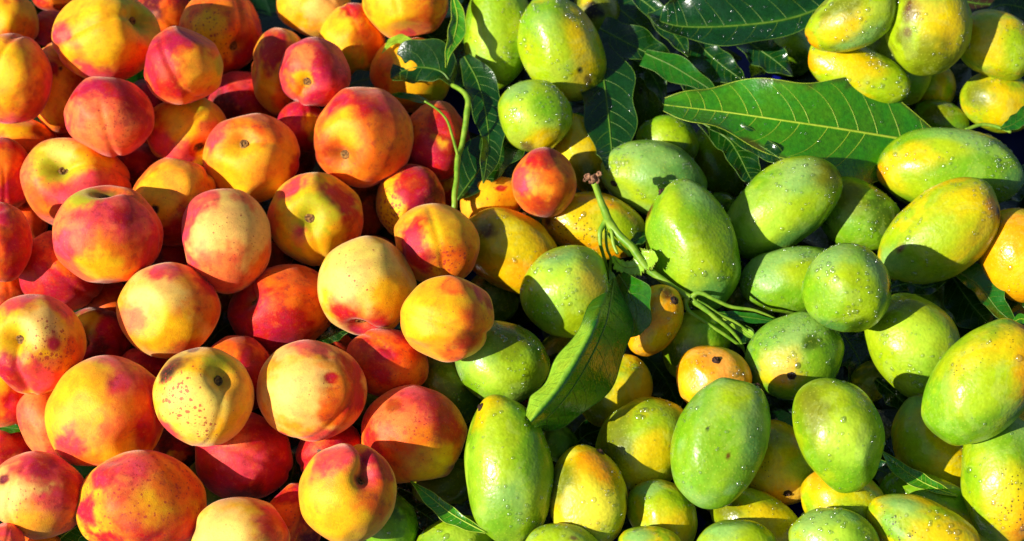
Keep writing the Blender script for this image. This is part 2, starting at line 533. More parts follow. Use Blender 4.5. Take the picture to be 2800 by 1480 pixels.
P(992, 373, 134, 135, 2.60, 'OA', [('R', .1, -.75, .50), ('M', -.55, -.68, .32), ('P', .55, -.7, .4), ('Y', -.45, -.25, .30, .8), ('Y', -.22, -.02, .25, .8), ('R', .2, -.3, .35, .9, .6), ('T', -.8, .3, .4), ('O', .5, .4, .7)],
  'largest round orange peach with a red crown and brown stem scar low on its left', stem=(-.46, .46), sut=(170, .02), fl=.12, dents=[(.4, .9, .2, .05)])
P(826, 345, 68, 66, 0.90, 'MR', [('Y', .45, -.1, .4), ('P', -.6, .1, .4), ('G', .6, .4, .4)], 'small crimson and yellow peach left of the largest round one', dents=[(.5, -.4, .3, .1)])
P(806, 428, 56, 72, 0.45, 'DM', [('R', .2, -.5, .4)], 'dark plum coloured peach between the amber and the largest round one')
P(1195, 388, 88, 107, 1.15, 'RD', [('Y', .05, .0, .26), ('M', -.3, .4, .6), ('O', -.6, -.6, .5), ('R', .3, -.5, .5)], 'dark red peach with a yellow patch behind the thin green stem', fl=.4)
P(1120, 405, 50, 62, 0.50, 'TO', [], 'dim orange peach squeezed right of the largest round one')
P(1122, 550, 91, 98, 1.75, 'YO', [('M', .15, -.3, .62), ('D', .75, -.1, .5), ('R', .1, -.8, .5), ('Y', -.65, .3, .45)], 'crimson peach with a heavily freckled yellow left side', fl=.35, flp=[(-.6, .3, .9, .85)], rot=20)
P(1205, 524, 52, 58, 0.65, 'YO', [('R', .5, .5, .6)], 'small yellow peach with a red edge at the foot of the thin green stem')
P(1350, 552, 92, 72, 1.20, 'Y', [('R', .2, -.5, .15), ('A', -.8, .2, .4)], 'bright yellow pointed peach left of the small lone orange peach', rot=-25, egg=.25, fl=.25)
P(863, 600, 127, 123, 2.45, 'YG', [('M', .48, -.55, .50), ('R', .65, -.1, .38), ('P', -.2, .35, .32), ('Y', .3, .5, .6), ('G', -.05, -.1, .45), ('O', .9, .3, .4), ('P', -.5, -.75, .4), ('O', -.9, .1, .4)],
  'yellow green peach with a large stem scar and a crimson upper right shoulder', stem=(-.15, -.03), sut=(75, .03), fl=.05, dents=[(.15, -.85, .3, -.04)])
P(1002, 578, 60, 78, 0.55, 'BO', [('T', .1, .4, .6)], 'dim brown orange peach under the largest round one')  # base browned to carry the shade under its neighbour
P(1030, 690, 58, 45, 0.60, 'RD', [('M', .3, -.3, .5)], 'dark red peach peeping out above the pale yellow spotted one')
P(1487, 499, 87, 94, 2.30, 'OA', [('R', -.1, -.75, .5), ('M', 0, -.95, .35), ('P', -.75, -.1, .4), ('T', 0, .8, .5)],
  'small lone orange peach with a crimson top lying among the mangoes', sut=(0, 0.0), egg=.0, rot=0, lump=.02, dents=[(.7, -.7, .4, .05), (-.7, -.7, .4, .05)])
P(1190, 668, 121, 106, 2.22, 'AY', [('M', -.45, .05, .55), ('R', -.1, -.45, .4), ('M', -.3, .55, .35), ('Y', .35, -.35, .6), ('P', -.8, .5, .35), ('M', .25, .5, .20), ('O', .6, .4, .6)],
  'orange peach with a crimson patch and a deep crease on its left', rot=12, dents=[(-.72, -.35, .13, .05), (-.76, -.1, .13, .06), (-.78, .15, .13, .06), (-.76, .4, .13, .05), (-.55, -.6, .13, .04)], flp=[(.3, .4, .6, .6)])
P(1004, 783, 131, 128, 2.70, 'CY', [('U', -.1, -.3, .8), ('Y', .55, .2, .5), ('M', -.15, .85, .42), ('R', -.45, .55, .35, .7), ('R', .15, .75, .35, .7), ('C', -.4, -.2, .5), ('A', .8, .5, .4)],
  'pale yellow spotted peach with a crimson puckered base', stem=(-.16, .86), sut=(20, .06), flp=[(-.2, -.2, .9, .38)], fl=.1)
P(771, 846, 141, 118, 1.80, 'RO', [('M', -.65, .3, .70), ('O', .5, -.2, .7), ('R', .1, .4, .6), ('O', .1, -.7, .5), ('M', -.1, .75, .4), ('R', -.75, -.4, .4)],
  'wide orange peach with a crimson lower left side, below the yellow green one', rot=-14, stem=(-.72, -.28), sut=(-100, .05), fl=.2)
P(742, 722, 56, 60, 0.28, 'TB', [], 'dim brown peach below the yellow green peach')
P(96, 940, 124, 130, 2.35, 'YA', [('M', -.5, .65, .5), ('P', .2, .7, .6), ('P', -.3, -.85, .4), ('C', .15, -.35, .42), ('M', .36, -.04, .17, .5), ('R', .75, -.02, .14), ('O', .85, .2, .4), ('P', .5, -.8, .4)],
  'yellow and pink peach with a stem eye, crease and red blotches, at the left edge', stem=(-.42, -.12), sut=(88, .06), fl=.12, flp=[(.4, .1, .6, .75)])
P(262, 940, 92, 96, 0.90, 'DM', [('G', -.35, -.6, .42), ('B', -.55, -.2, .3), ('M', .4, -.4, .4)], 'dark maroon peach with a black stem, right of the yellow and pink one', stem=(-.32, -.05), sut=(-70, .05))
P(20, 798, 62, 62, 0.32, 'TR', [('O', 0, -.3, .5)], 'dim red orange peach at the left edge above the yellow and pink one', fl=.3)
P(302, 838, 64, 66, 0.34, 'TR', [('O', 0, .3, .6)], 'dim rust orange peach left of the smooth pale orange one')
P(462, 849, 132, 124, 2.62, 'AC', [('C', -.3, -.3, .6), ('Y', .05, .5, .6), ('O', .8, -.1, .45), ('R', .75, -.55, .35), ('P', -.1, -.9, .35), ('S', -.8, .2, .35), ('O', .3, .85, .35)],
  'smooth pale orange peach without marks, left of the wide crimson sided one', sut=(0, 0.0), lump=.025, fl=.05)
P(602, 818, 54, 60, 0.22, 'BG', [], 'dim olive peach in the gap right of the smooth pale orange one')  # brown mixed into olive yellow as gap shade
P(391, 1000, 68, 48, 0.95, 'PM', [('M', .3, -.2, .5), ('R', 0, .5, .5)], 'small pink red peach squeezed below the smooth pale orange one')
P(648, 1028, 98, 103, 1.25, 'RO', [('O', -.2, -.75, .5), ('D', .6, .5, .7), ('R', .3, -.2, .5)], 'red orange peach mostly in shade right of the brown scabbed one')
P(556, 1086, 131, 131, 2.45, 'YU', [('G', .34, -.62, .32), ('Y', .6, .3, .6), ('U', -.3, .2, .7), ('P', -.7, .75, .35), ('b', -.62, -.60, .36, .5), ('k', -.74, -.46, .22, .5), ('b', -.18, -.95, .14), ('A', .75, -.2, .4)],
  'pale yellow peach with red freckles, brown scab and a deep stem hollow', rot=0, stem=(.36, -.40), sut=(95, .028), fl=.12, flp=[(-.6, .1, .6, .85), (.1, .6, .5, .6), (-.2, -.4, .4, .45)], dents=[(.36, -.36, .26, .04)])
P(294, 1130, 157, 146, 2.65, 'YA', [('P', .5, -.55, .50), ('M', .75, -.35, .38), ('O', .3, .1, .45, .8), ('S', -.15, .15, .4, .9, .7), ('R', .85, .2, .45), ('Y', -.55, -.25, .6), ('P', -.6, .65, .4), ('P', .1, -.95, .35), ('O', -.1, .9, .4)],
  'largest yellow orange peach with a dented lower right, bottom left part of heap', rot=-20, sut=(0, 0.0), dents=[(.42, .50, .22, .12), (.80, -.15, .12, .05), (.86, .1, .12, .05), (.72, -.4, .12, .05), (-.25, .25, .35, .02)])
P(130, 1158, 72, 104, 1.30, 'SP', [('P', .3, 0, .6), ('M', .3, .4, .3), ('S', -.4, -.2, .6)], 'salmon pink peach half hidden behind the largest yellow orange one', fl=.1, flp=[(.2, .4, .5, .7)], rot=-20)
P(8, 1078, 86, 84, 1.10, 'OA', [('R', .3, .2, .4), ('Y', -.3, -.4, .5), ('P', .5, .6, .4)], 'orange peach cut by the left edge below the yellow and pink one', dents=[(.2, .2, .12, .04)])
P(8, 1236, 82, 62, 0.85, 'RP', [('R', .2, 0, .6), ('S', .4, .5, .4)], 'plain red peach cut by the left edge near the bottom')
P(102, 1354, 126, 110, 2.20, 'SC', [('P', .1, -.75, .6), ('M', .1, -.7, .3), ('C', -.55, .2, .6), ('M', .44, .14, .24), ('P', .3, .2, .4), ('R', .8, -.2, .4), ('A', -.1, .7, .5), ('O', .7, .6, .4), ('D', -.65, -.35, .14)],
  'pink topped peach with a magenta nipple, bottom left corner', rot=0, dents=[(.46, .14, .12, -.03), (-.66, -.3, .14, .03)], flp=[(-.2, .1, .6, .3)])
P(383, 1386, 163, 142, 2.30, 'YR', [('M', -.55, -.65, .40), ('R', -.2, -.1, .38, .9), ('Y', .25, .1, .45, .9), ('P', -.1, -.75, .5, .9), ('R', .7, .5, .4, .8), ('O', .6, -.4, .45), ('M', -.9, .1, .3), ('R', .1, .5, .4, .9)],
  'big red and yellow marbled peach cut by the bottom edge', rot=0, fl=.5, dents=[(-.4, -.85, .2, .05)])
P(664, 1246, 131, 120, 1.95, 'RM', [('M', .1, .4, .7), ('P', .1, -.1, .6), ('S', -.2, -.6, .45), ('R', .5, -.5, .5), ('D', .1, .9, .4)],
  'plain raspberry red peach with a shaded lower left, bottom of the heap', rot=15, fl=.2)
P(472, 1228, 68, 52, 0.70, 'DR', [('Y', .0, .3, .22), ('O', .3, .4, .3)], 'dark red peach with a yellow fleck under the brown scabbed one')
P(660, 1486, 131, 122, 2.15, 'CY', [('P', .5, -.5, .55), ('R', .75, -.2, .45), ('Y', -.1, -.7, .35), ('C', -.5, -.2, .6), ('S', .7, .3, .5)],
  'peach half pale yellow and half pink, cut by the bottom edge')
P(12, 1492, 52, 58, 2.40, 'PS', [('S', -.2, .2, .6)], 'tiny pink part of a peach in the bottom left corner')
P(110, 1502, 60, 50, 1.00, 'OT', [('A', .2, -.3, .6)], 'shaded rust orange peach at the bottom edge, second from the left')
P(854, 1066, 143, 132, 2.60, 'AC', [('C', -.35, 0, .65), ('P', .0, -.9, .4), ('O', .6, .3, .55), ('R', .32, -.22, .13), ('D', .84, -.28, .14), ('R', .85, .2, .35), ('R', .75, -.45, .35), ('P', .1, .95, .3), ('R', -.5, .92, .12)],
  'pale orange peach with a small bruise and a creased right side', rot=10, dents=[(.32, -.22, .14, .04), (.62, -.55, .13, .05), (.70, -.35, .13, .05), (.30, -.66, .10, .02)], flp=[(0, 0, .4, .2)])
P(1058, 992, 111, 92, 1.90, 'RO', [('R', -.1, .1, .6), ('O', .5, .2, .45, .9), ('O', -.3, .8, .4), ('T', -.8, -.1, .4), ('M', -.1, -.3, .3), ('O', -.1, -.8, .4)],
  'plain red orange peach below the golden oval one', rot=15, fl=.4)
P(1223, 871, 124, 114, 2.20, 'YA', [('Y', -.4, -.2, .8), ('O', .65, .2, .5), ('R', .45, .6, .35, .8), ('P', .75, -.55, .35), ('M', .92, -.3, .18), ('O', .1, -.8, .35), ('O', .2, .9, .3)],
  'golden oval peach with an orange right side at the border to the mangoes', rot=-25, dents=[(.93, -.25, .22, .06), (-.7, .6, .4, .05)], fl=.1)
P(1131, 1193, 140, 136, 2.50, 'OA', [('P', .15, -.75, .55), ('M', .5, -.65, .40), ('S', -.35, -.3, .55), ('T', -.35, -.62, .17), ('O', .1, .5, .7), ('R', .7, -.1, .4), ('R', -.85, .2, .35), ('Y', .5, .6, .4, .8)],
  'big orange peach with a pink crown bordering the olive mangoes, lower middle', rot=0, fl=.15, flp=[(.3, -.4, .7, .4)], dents=[(-.35, -.6, .18, .03), (.7, .7, .4, .04)])
P(904, 1236, 92, 88, 1.45, 'MR', [('D', .3, .2, .4), ('R', -.6, 0, .5), ('O', -.3, -.6, .4), ('k', -.3, .0, .08)], 'crimson peach with dark specks behind the one with the deep red cleft', fl=.2, dents=[(.4, .1, .2, .06)])
P(951, 1350, 130, 130, 2.70, 'AY', [('M', .42, -.3, .20), ('M', .38, -.72, .22), ('P', .5, -.2, .35), ('D', .30, -.34, .14), ('P', -.3, -.75, .5), ('Y', -.3, .5, .7), ('O', .6, .3, .5), ('R', .75, -.45, .3), ('Y', .2, .75, .5)],
  'yellow orange peach with a deep red cleft at its upper right', rot=0, stem=(.35, -.34), sut=(-85, .15), dents=[(.34, -.38, .20, .10), (.22, -.7, .2, -.05)])
P(800, 1432, 78, 104, 1.50, 'RO', [('R', .1, -.5, .5), ('O', -.4, -.2, .5), ('D', .5, .6, .5)], 'red orange peach cut by the bottom edge, left of the cleft one', fl=.3)
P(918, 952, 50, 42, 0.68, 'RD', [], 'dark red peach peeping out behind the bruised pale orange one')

# ---- mangoes
M(1360, 96, 150, 92, 2.10, 'gl', [('l', .2, -.2, .6, .9), ('f', -.3, .4, .6), ('w', -.6, .7, .5), ('g', .6, .3, .4)], 'tall yellow green mango beside the first leaf at the top, cut by the edge', rot=92, dents=[(.3, -.1, .3, .05)])
M(1537, 134, 150, 106, 2.40, 'ly', [('g', -.45, -.5, .55), ('w', -.3, -.35, .3, .7), ('y', .4, .45, .6), ('y', .4, -.3, .4), ('l', -.3, .2, .6), ('v', .75, .6, .35), ('k', .38, .38, .08), ('b', .55, .55, .12)],
  'large upright yellow green mango with a wet top and tiny dark scar', rot=62, egg=.02, wet=1.5, dents=[(.3, -.8, .35, .06)])
M(1630, 48, 84, 66, 1.60, 'vy', [('k', -.18, -.2, .26, .4), ('k', .15, -.15, .2, .4), ('g', .5, .5, .5)], 'mango with a large black blotch at the top edge', rot=80)
M(1462, 316, 102, 96, 2.35, 'lg', [('f', -.1, 0, .6), ('g', .3, -.3, .4), ('y', .2, .7, .4), ('w', -.4, -.8, .4), ('b', -.2, .85, .22)], 'round lime green mango above the small lone orange peach', rot=0, wet=1.6, lump=.03)
M(1590, 420, 118, 68, 1.20, 'yc', [('y', .2, -.2, .6), ('v', .1, .6, .5)], 'yellow mango half covered by the upright dark leaf', rot=65)
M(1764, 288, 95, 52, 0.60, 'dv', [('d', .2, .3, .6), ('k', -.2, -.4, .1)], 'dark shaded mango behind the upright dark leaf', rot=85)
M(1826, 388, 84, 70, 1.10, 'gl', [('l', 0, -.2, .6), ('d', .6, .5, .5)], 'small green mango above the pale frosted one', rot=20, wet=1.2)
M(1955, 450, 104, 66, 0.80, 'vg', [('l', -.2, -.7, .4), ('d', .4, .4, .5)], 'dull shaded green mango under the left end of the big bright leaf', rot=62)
M(1791, 493, 147, 100, 1.90, 'wg', [('l', -.3, .3, .6), ('w', .2, -.3, .7), ('g', .4, .5, .6), ('l', -.75, -.2, .4), ('h', .6, 0, .4)], 'pale frosted green mango with a round stem scar on its left', rot=24, stem=(-.78, .20), wet=2.0)
M(1895, 676, 180, 119, 2.40, 'gl', [('g', 0, -.3, .7), ('l', .1, .3, .6, .9), ('l', -.4, -.6, .35), ('h', .3, .7, .4), ('b', -.93, -.45, .18, .4), ('w', .2, -.85, .35)], 'large green mango crossed by the shadow of the cut stem', rot=70, stem=(-.60, -.78), wet=.45, egg=-.04, up=.010)
M(1628, 618, 142, 88, 1.80, 'yo', [('o', -.5, .3, .6), ('y', -.3, -.2, .6), ('l', .5, 0, .5), ('g', .8, .4, .4), ('b', -.88, -.05, .14)], 'glossy yellow mango with brown pinpricks behind the cut stem', rot=12, fl=.25, flp=[(-.5, .2, .6, .9)], wet=1.6)
M(1552, 797, 124, 124, 2.45, 'lf', [('f', .1, 0, .6), ('g', -.6, .4, .5), ('l', .4, .5, .5), ('w', -.2, -.8, .4), ('y', .6, -.2, .4)], 'pale lime green mango with large drops left of the drooping leaf', rot=-35, wet=1.6, up=.010)
M(1396, 688, 150, 104, 1.60, 'yo', [('o', .4, .2, .7), ('v', -.5, -.3, .6), ('y', .1, -.3, .5), ('b', -.35, -.45, .2), ('o', .7, .4, .4)], 'wrinkled amber yellow mango with a dark scar next to the creased orange peach', rot=32, wet=.5, lump=.04)
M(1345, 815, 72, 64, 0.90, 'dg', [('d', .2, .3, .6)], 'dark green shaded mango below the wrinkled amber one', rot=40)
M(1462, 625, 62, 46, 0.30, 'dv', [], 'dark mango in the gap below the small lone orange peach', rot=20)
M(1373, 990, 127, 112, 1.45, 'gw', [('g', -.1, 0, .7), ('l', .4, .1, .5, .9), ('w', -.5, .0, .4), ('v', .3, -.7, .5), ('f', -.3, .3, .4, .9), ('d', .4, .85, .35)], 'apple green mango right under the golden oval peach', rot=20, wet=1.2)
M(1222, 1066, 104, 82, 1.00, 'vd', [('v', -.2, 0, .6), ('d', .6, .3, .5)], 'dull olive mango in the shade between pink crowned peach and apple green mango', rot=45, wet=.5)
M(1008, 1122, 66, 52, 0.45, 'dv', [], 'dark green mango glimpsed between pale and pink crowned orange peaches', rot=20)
M(1387, 1287, 196, 120, 2.60, 'gf', [('f', -.3, -.1, .6, .9), ('l', .3, .3, .6, .9), ('y', -.35, -.85, .40), ('g', .5, -.2, .5), ('w', -.1, .5, .4), ('l', -.2, -.5, .5), ('g', -.2, .7, .4)], 'longest bright green mango standing upright at the bottom, stem end up', rot=84, stem=(-.50, -.84), wet=.5, egg=-.03, up=.014)
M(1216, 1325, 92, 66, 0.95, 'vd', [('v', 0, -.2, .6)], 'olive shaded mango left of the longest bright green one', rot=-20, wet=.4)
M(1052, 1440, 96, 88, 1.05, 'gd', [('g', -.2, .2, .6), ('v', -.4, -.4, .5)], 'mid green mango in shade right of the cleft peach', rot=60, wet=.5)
M(1240, 1492, 104, 76, 1.50, 'lg', [('f', .1, -.4, .5), ('g', -.5, 0, .5)], 'lime green mango at the bottom edge under the pointed bright leaf', rot=-18, wet=.8)
M(1606, 1362, 138, 106, 2.20, 'yc', [('o', .25, -.7, .5), ('y', -.3, .1, .7), ('l', .3, .55, .5), ('v', -.6, -.3, .45), ('c', .1, .2, .5), ('k', .95, .0, .15)], 'bright yellow mango with orange top right of the longest green one', rot=84, stem=(.42, -.88), egg=-.10, wet=.8, lump=.03)  # left olive patch paints the shadow of the longest green mango
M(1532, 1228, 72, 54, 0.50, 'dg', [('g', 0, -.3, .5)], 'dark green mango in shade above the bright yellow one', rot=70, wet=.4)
M(1757, 1222, 142, 114, 1.80, 'ly', [('y', .1, .3, .6), ('v', -.6, -.2, .6), ('l', .3, -.4, .6), ('o', -.55, .75, .35), ('y', .3, .1, .4)], 'yellow green mango left of the big waxy green one', rot=-52, wet=.7, flp=[(.1, .85, .4, .8)])  # left olive patch imitates the shadow falling there
M(1685, 1070, 108, 84, 1.70, 'yl', [('l', -.2, -.2, .6), ('y', .3, .3, .6), ('v', -.5, .5, .5)], 'small yellow green mango peeking out right of the drooping leaf', rot=-50, wet=1.0)
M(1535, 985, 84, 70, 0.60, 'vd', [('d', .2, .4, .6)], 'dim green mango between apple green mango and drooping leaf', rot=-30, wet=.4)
M(1788, 876, 100, 72, 1.50, 'oy', [('o', -.2, .1, .8), ('y', .2, .6, .4), ('b', .3, -.8, .3)], 'orange yellow mango behind the drooping leaf', rot=-62, stem=(.62, -.48), wet=.8, lump=.035, bend=0.0)
M(1902, 945, 100, 86, 1.20, 'lg', [('l', 0, .2, .7), ('g', .5, -.4, .5), ('d', -.5, .3, .5)], 'green mango striped by the shadows of the thin twigs', rot=-50, wet=.7)
M(1950, 1036, 99, 92, 1.85, 'op', [('p', .1, -.4, .6), ('y', -.6, .4, .5), ('o', -.4, -.2, .5), ('y', -.2, .8, .4)], 'orange mango end with a star shaped dark stem scar', rot=20, stem=(.12, -.60), wet=1.0)
M(1972, 1207, 180, 121, 2.60, 'gw', [('w', .4, -.4, .6, .9), ('l', -.2, .2, .5, .9), ('g', .1, -.1, .5), ('w', -.4, .75, .4), ('l', .2, -.75, .4), ('g', -.4, .3, .5), ('h', .75, .1, .3), ('k', -.28, -.22, .035), ('b', .2, .25, .05)], 'biggest waxy green mango standing over a blue gap, lower middle', rot=-70, stem=(.62, -.80), wet=.55, egg=.02, up=.018)
M(2128, 1270, 118, 104, 1.60, 'yo', [('v', -.2, -.5, .6), ('o', .2, .6, .45), ('y', .2, 0, .6), ('l', .6, .0, .4)], 'yellow mango with stem stub facing down, right of the biggest waxy one', rot=55, stem=(.17, .66), wet=.5, flp=[(-.5, 0, .5, .8)])
M(1812, 1412, 104, 86, 1.95, 'ly', [('l', -.1, -.2, .6), ('y', .4, .4, .6), ('w', -.3, -.8, .4)], 'small lime yellow mango at the bottom between two blue gaps', rot=50, wet=1.0)
M(2062, 1424, 124, 82, 1.40, 'ly', [('y', .3, .1, .6), ('v', -.7, -.2, .5)], 'yellow green mango under the big waxy one at the bottom', rot=24, wet=.6)
M(1541, 1500, 104, 64, 2.50, 'lw', [('l', 0, -.3, .6), ('b', .3, -.4, .12)], 'green mango top cut by the bottom edge, left of the twin tops', rot=10, wet=1.0)
M(1780, 1500, 90, 62, 2.45, 'ly', [('w', -.4, -.5, .4)], 'lime mango top cut by the bottom edge in front of the small lime yellow one', rot=5, wet=1.2)
M(2014, 1492, 108, 70, 2.50, 'lw', [('l', .2, -.3, .6), ('w', -.3, -.6, .5)], 'pale green mango top cut by the bottom edge below the big waxy one', rot=0, wet=.8)
M(2328, 50, 128, 80, 2.10, 'lv', [('o', -.85, .5, .35), ('l', .4, -.1, .6), ('w', .4, .7, .5), ('y', -.2, .1, .5), ('v', -.3, -.5, .5), ('k', -.9, .42, .10)], 'yellow mango with an orange tip pointing left, top right', rot=-28, egg=-.12, wet=.8)
M(2535, 70, 130, 110, 1.90, 'lv', [('b', -.32, -.30, .25, .4), ('b', -.48, .12, .12, .4), ('y', .4, 0, .6), ('v', .1, .7, .6)], 'yellow green mango with a round brown blotch at the top edge', rot=80, wet=.5)  # lower olive patch is painted shade, brown blotches are skin marks
M(2728, 122, 112, 86, 2.20, 'ly', [('o', -.75, -.3, .30), ('y', -.1, .1, .6), ('l', .6, .1, .6), ('k', -.74, -.60, .09)], 'yellow mango with an orange black dotted end at the right edge', rot=25, wet=.4, flp=[(.4, -.4, .5, .6)])
M(2452, 168, 118, 86, 1.02, 'lv', [('l', .2, -.2, .6), ('g', .3, .5, .5)], 'dull olive mango behind the wet yellow one, top right', rot=60, wet=.6)
M(2346, 200, 142, 72, 1.80, 'ly', [('o', -.9, -.1, .28), ('y', 0, -.3, .6), ('l', .6, .2, .5)], 'long wet yellow mango lying just behind the big bright leaf', rot=22, wet=2.0, egg=.05)
M(2545, 236, 66, 60, 0.70, 'yl', [('l', -.4, -.2, .5)], 'small dim yellow mango end below the brown blotched one', rot=40, wet=.3, up=.018)
M(2567, 332, 74, 54, 0.60, 'gv', [('v', 0, -.4, .5)], 'dark green mango end above the long green one at right', rot=15, wet=.6, up=.014)
M(2728, 278, 96, 78, 1.70, 'ly', [('y', .2, .2, .6), ('v', -.6, -.2, .5)], 'yellow green mango at the right edge with a shaded left side', rot=20, wet=.5)  # left olive tone is shade put into the skin colour
M(2154, 142, 72, 70, 0.85, 'gl', [('l', -.1, 0, .5), ('d', .3, .5, .6)], 'green mango between the glossy top leaves', rot=40, wet=.8)
M(2597, 463, 190, 106, 2.30, 'gl', [('y', -.70, .15, .50), ('o', -.97, .1, .25), ('l', -.3, .4, .6), ('g', .3, -.1, .7), ('w', .2, -.8, .5), ('y', -.4, -.3, .35), ('h', .85, .2, .3), ('l', .0, -.5, .3)], 'long green mango with a yellow left end, below the right end of bright leaf', rot=4, egg=.0, wet=1.5)
M(2567, 637, 175, 112, 2.50, 'ly', [('g', -.55, .4, .55), ('y', .45, -.2, .7), ('o', .8, -.3, .18), ('l', 0, 0, .5), ('w', -.75, .35, .3), ('k', .95, -.15, .14), ('b', -.6, .15, .08)], 'yellow green mango tilted up right, overlapping the long green one', rot=-38, egg=-.06, wet=.7)
M(2139, 569, 176, 107, 2.40, 'gl', [('l', .0, .1, .7), ('w', .2, -.65, .5), ('v', .65, -.55, .35), ('g', -.5, .3, .6), ('k', .86, -.5, .12), ('h', .4, .7, .4), ('f', -.2, .3, .4, .9)], 'long green mango tilted up right, right of the stem shadowed one', rot=-36, egg=-.04, wet=.8)
M(2345, 586, 124, 90, 1.30, 'gd', [('g', .2, .3, .6), ('v', -.2, -.5, .5), ('d', .7, .2, .5)], 'dull green mango with one wet glint between two tilted ones', rot=35, wet=.8)
M(2790, 696, 122, 108, 2.10, 'oy', [('o', 0, 0, .8), ('y', .2, .4, .5)], 'orange yellow mango cut by the right edge', rot=70, wet=.6)
M(2168, 766, 142, 92, 1.90, 'gw', [('g', -.1, .2, .7), ('w', -.2, -.5, .6), ('l', .2, -.2, .4)], 'green mango with big drops partly behind the squat round one', rot=-8, wet=1.6)
M(2315, 793, 118, 116, 2.50, 'gl', [('l', 0, 0, .6, .9), ('g', -.6, .3, .5), ('w', -.3, -.8, .5), ('h', -.35, .85, .35), ('l', .4, .5, .4), ('w', .7, -.5, .35), ('d', .2, .85, .25), ('k', .97, -.1, .1)], 'squat round green mango with water beads along its top', rot=0, wet=1.6, dents=[(-.7, .75, .35, .06)], up=.012)
M(2170, 973, 131, 110, 2.40, 'gh', [('y', -.25, .30, .50), ('p', -.08, .42, .26), ('w', .1, -.5, .6, .9), ('g', .6, .2, .5), ('d', .35, -.25, .22), ('g', .2, .85, .35)], 'green mango with a yellow ring round its dark stem stub facing viewer', rot=-20, stem=(-.03, .42), wet=1.8)
M(2498, 946, 148, 113, 2.00, 'lg', [('v', -.3, -.65, .6), ('l', 0, 0, .7), ('g', .4, .6, .5), ('f', .1, -.1, .4, .9)], 'lime green mango half shaded, right of the squat round one', rot=58, wet=1.4)  # olive patch at the top stands for its shade
M(2682, 1050, 188, 122, 2.60, 'gl', [('o', .80, -.55, .42), ('y', .45, -.5, .45), ('g', -.4, .5, .6), ('y', -.2, -.3, .4, .9), ('l', 0, .1, .5), ('o', .85, -.1, .4)], 'big speckled mango fading from green to orange at its upper right', rot=-50, wet=.12, flp=[(-.3, -.2, .5, .55), (.2, -.7, .35, .6)])
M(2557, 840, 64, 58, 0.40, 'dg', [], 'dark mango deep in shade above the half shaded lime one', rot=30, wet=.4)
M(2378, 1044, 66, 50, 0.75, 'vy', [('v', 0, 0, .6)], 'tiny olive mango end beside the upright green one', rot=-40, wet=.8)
M(2290, 1186, 152, 112, 2.10, 'gl', [('v', -.4, -.4, .7), ('l', .2, .2, .6), ('g', .5, .4, .6), ('f', .15, .1, .4, .9), ('l', .1, -.7, .3)], 'upright green mango whose left half is in shadow, lower right', rot=72, wet=.6)  # olive patch paints the shadow on the left half
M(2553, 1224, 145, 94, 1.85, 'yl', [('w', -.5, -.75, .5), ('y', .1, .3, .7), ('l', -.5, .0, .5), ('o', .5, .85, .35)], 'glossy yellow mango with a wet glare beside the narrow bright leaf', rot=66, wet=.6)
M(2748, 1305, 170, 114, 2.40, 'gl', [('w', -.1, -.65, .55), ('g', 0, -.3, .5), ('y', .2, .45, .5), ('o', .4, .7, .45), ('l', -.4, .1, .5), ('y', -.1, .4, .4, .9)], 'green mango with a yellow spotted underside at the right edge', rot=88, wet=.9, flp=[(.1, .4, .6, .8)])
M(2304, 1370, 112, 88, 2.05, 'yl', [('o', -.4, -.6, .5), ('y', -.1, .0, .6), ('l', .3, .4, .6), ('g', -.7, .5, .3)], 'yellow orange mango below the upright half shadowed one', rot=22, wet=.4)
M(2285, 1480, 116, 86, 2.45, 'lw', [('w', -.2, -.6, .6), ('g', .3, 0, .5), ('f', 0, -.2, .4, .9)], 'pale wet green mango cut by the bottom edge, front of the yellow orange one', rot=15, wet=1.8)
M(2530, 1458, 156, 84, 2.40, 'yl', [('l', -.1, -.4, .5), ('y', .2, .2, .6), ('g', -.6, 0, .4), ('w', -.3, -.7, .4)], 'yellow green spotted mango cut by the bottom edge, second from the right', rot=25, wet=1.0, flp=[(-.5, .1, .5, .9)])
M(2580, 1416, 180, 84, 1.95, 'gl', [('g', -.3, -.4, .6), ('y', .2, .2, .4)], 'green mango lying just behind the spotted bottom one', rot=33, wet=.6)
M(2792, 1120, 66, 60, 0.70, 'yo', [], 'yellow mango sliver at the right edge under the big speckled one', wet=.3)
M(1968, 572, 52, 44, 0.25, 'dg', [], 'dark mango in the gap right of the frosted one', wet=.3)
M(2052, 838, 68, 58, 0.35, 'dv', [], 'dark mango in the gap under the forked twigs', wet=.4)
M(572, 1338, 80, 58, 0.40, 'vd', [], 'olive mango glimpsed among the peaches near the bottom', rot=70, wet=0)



def basis(n):
    n = norm(n)
    h = np.array([0, 0, 1.0]) if abs(n[2]) < 0.9 else np.array([1.0, 0, 0])
    x = norm(np.cross(h, n))
    return np.stack([x, np.cross(n, x), n])


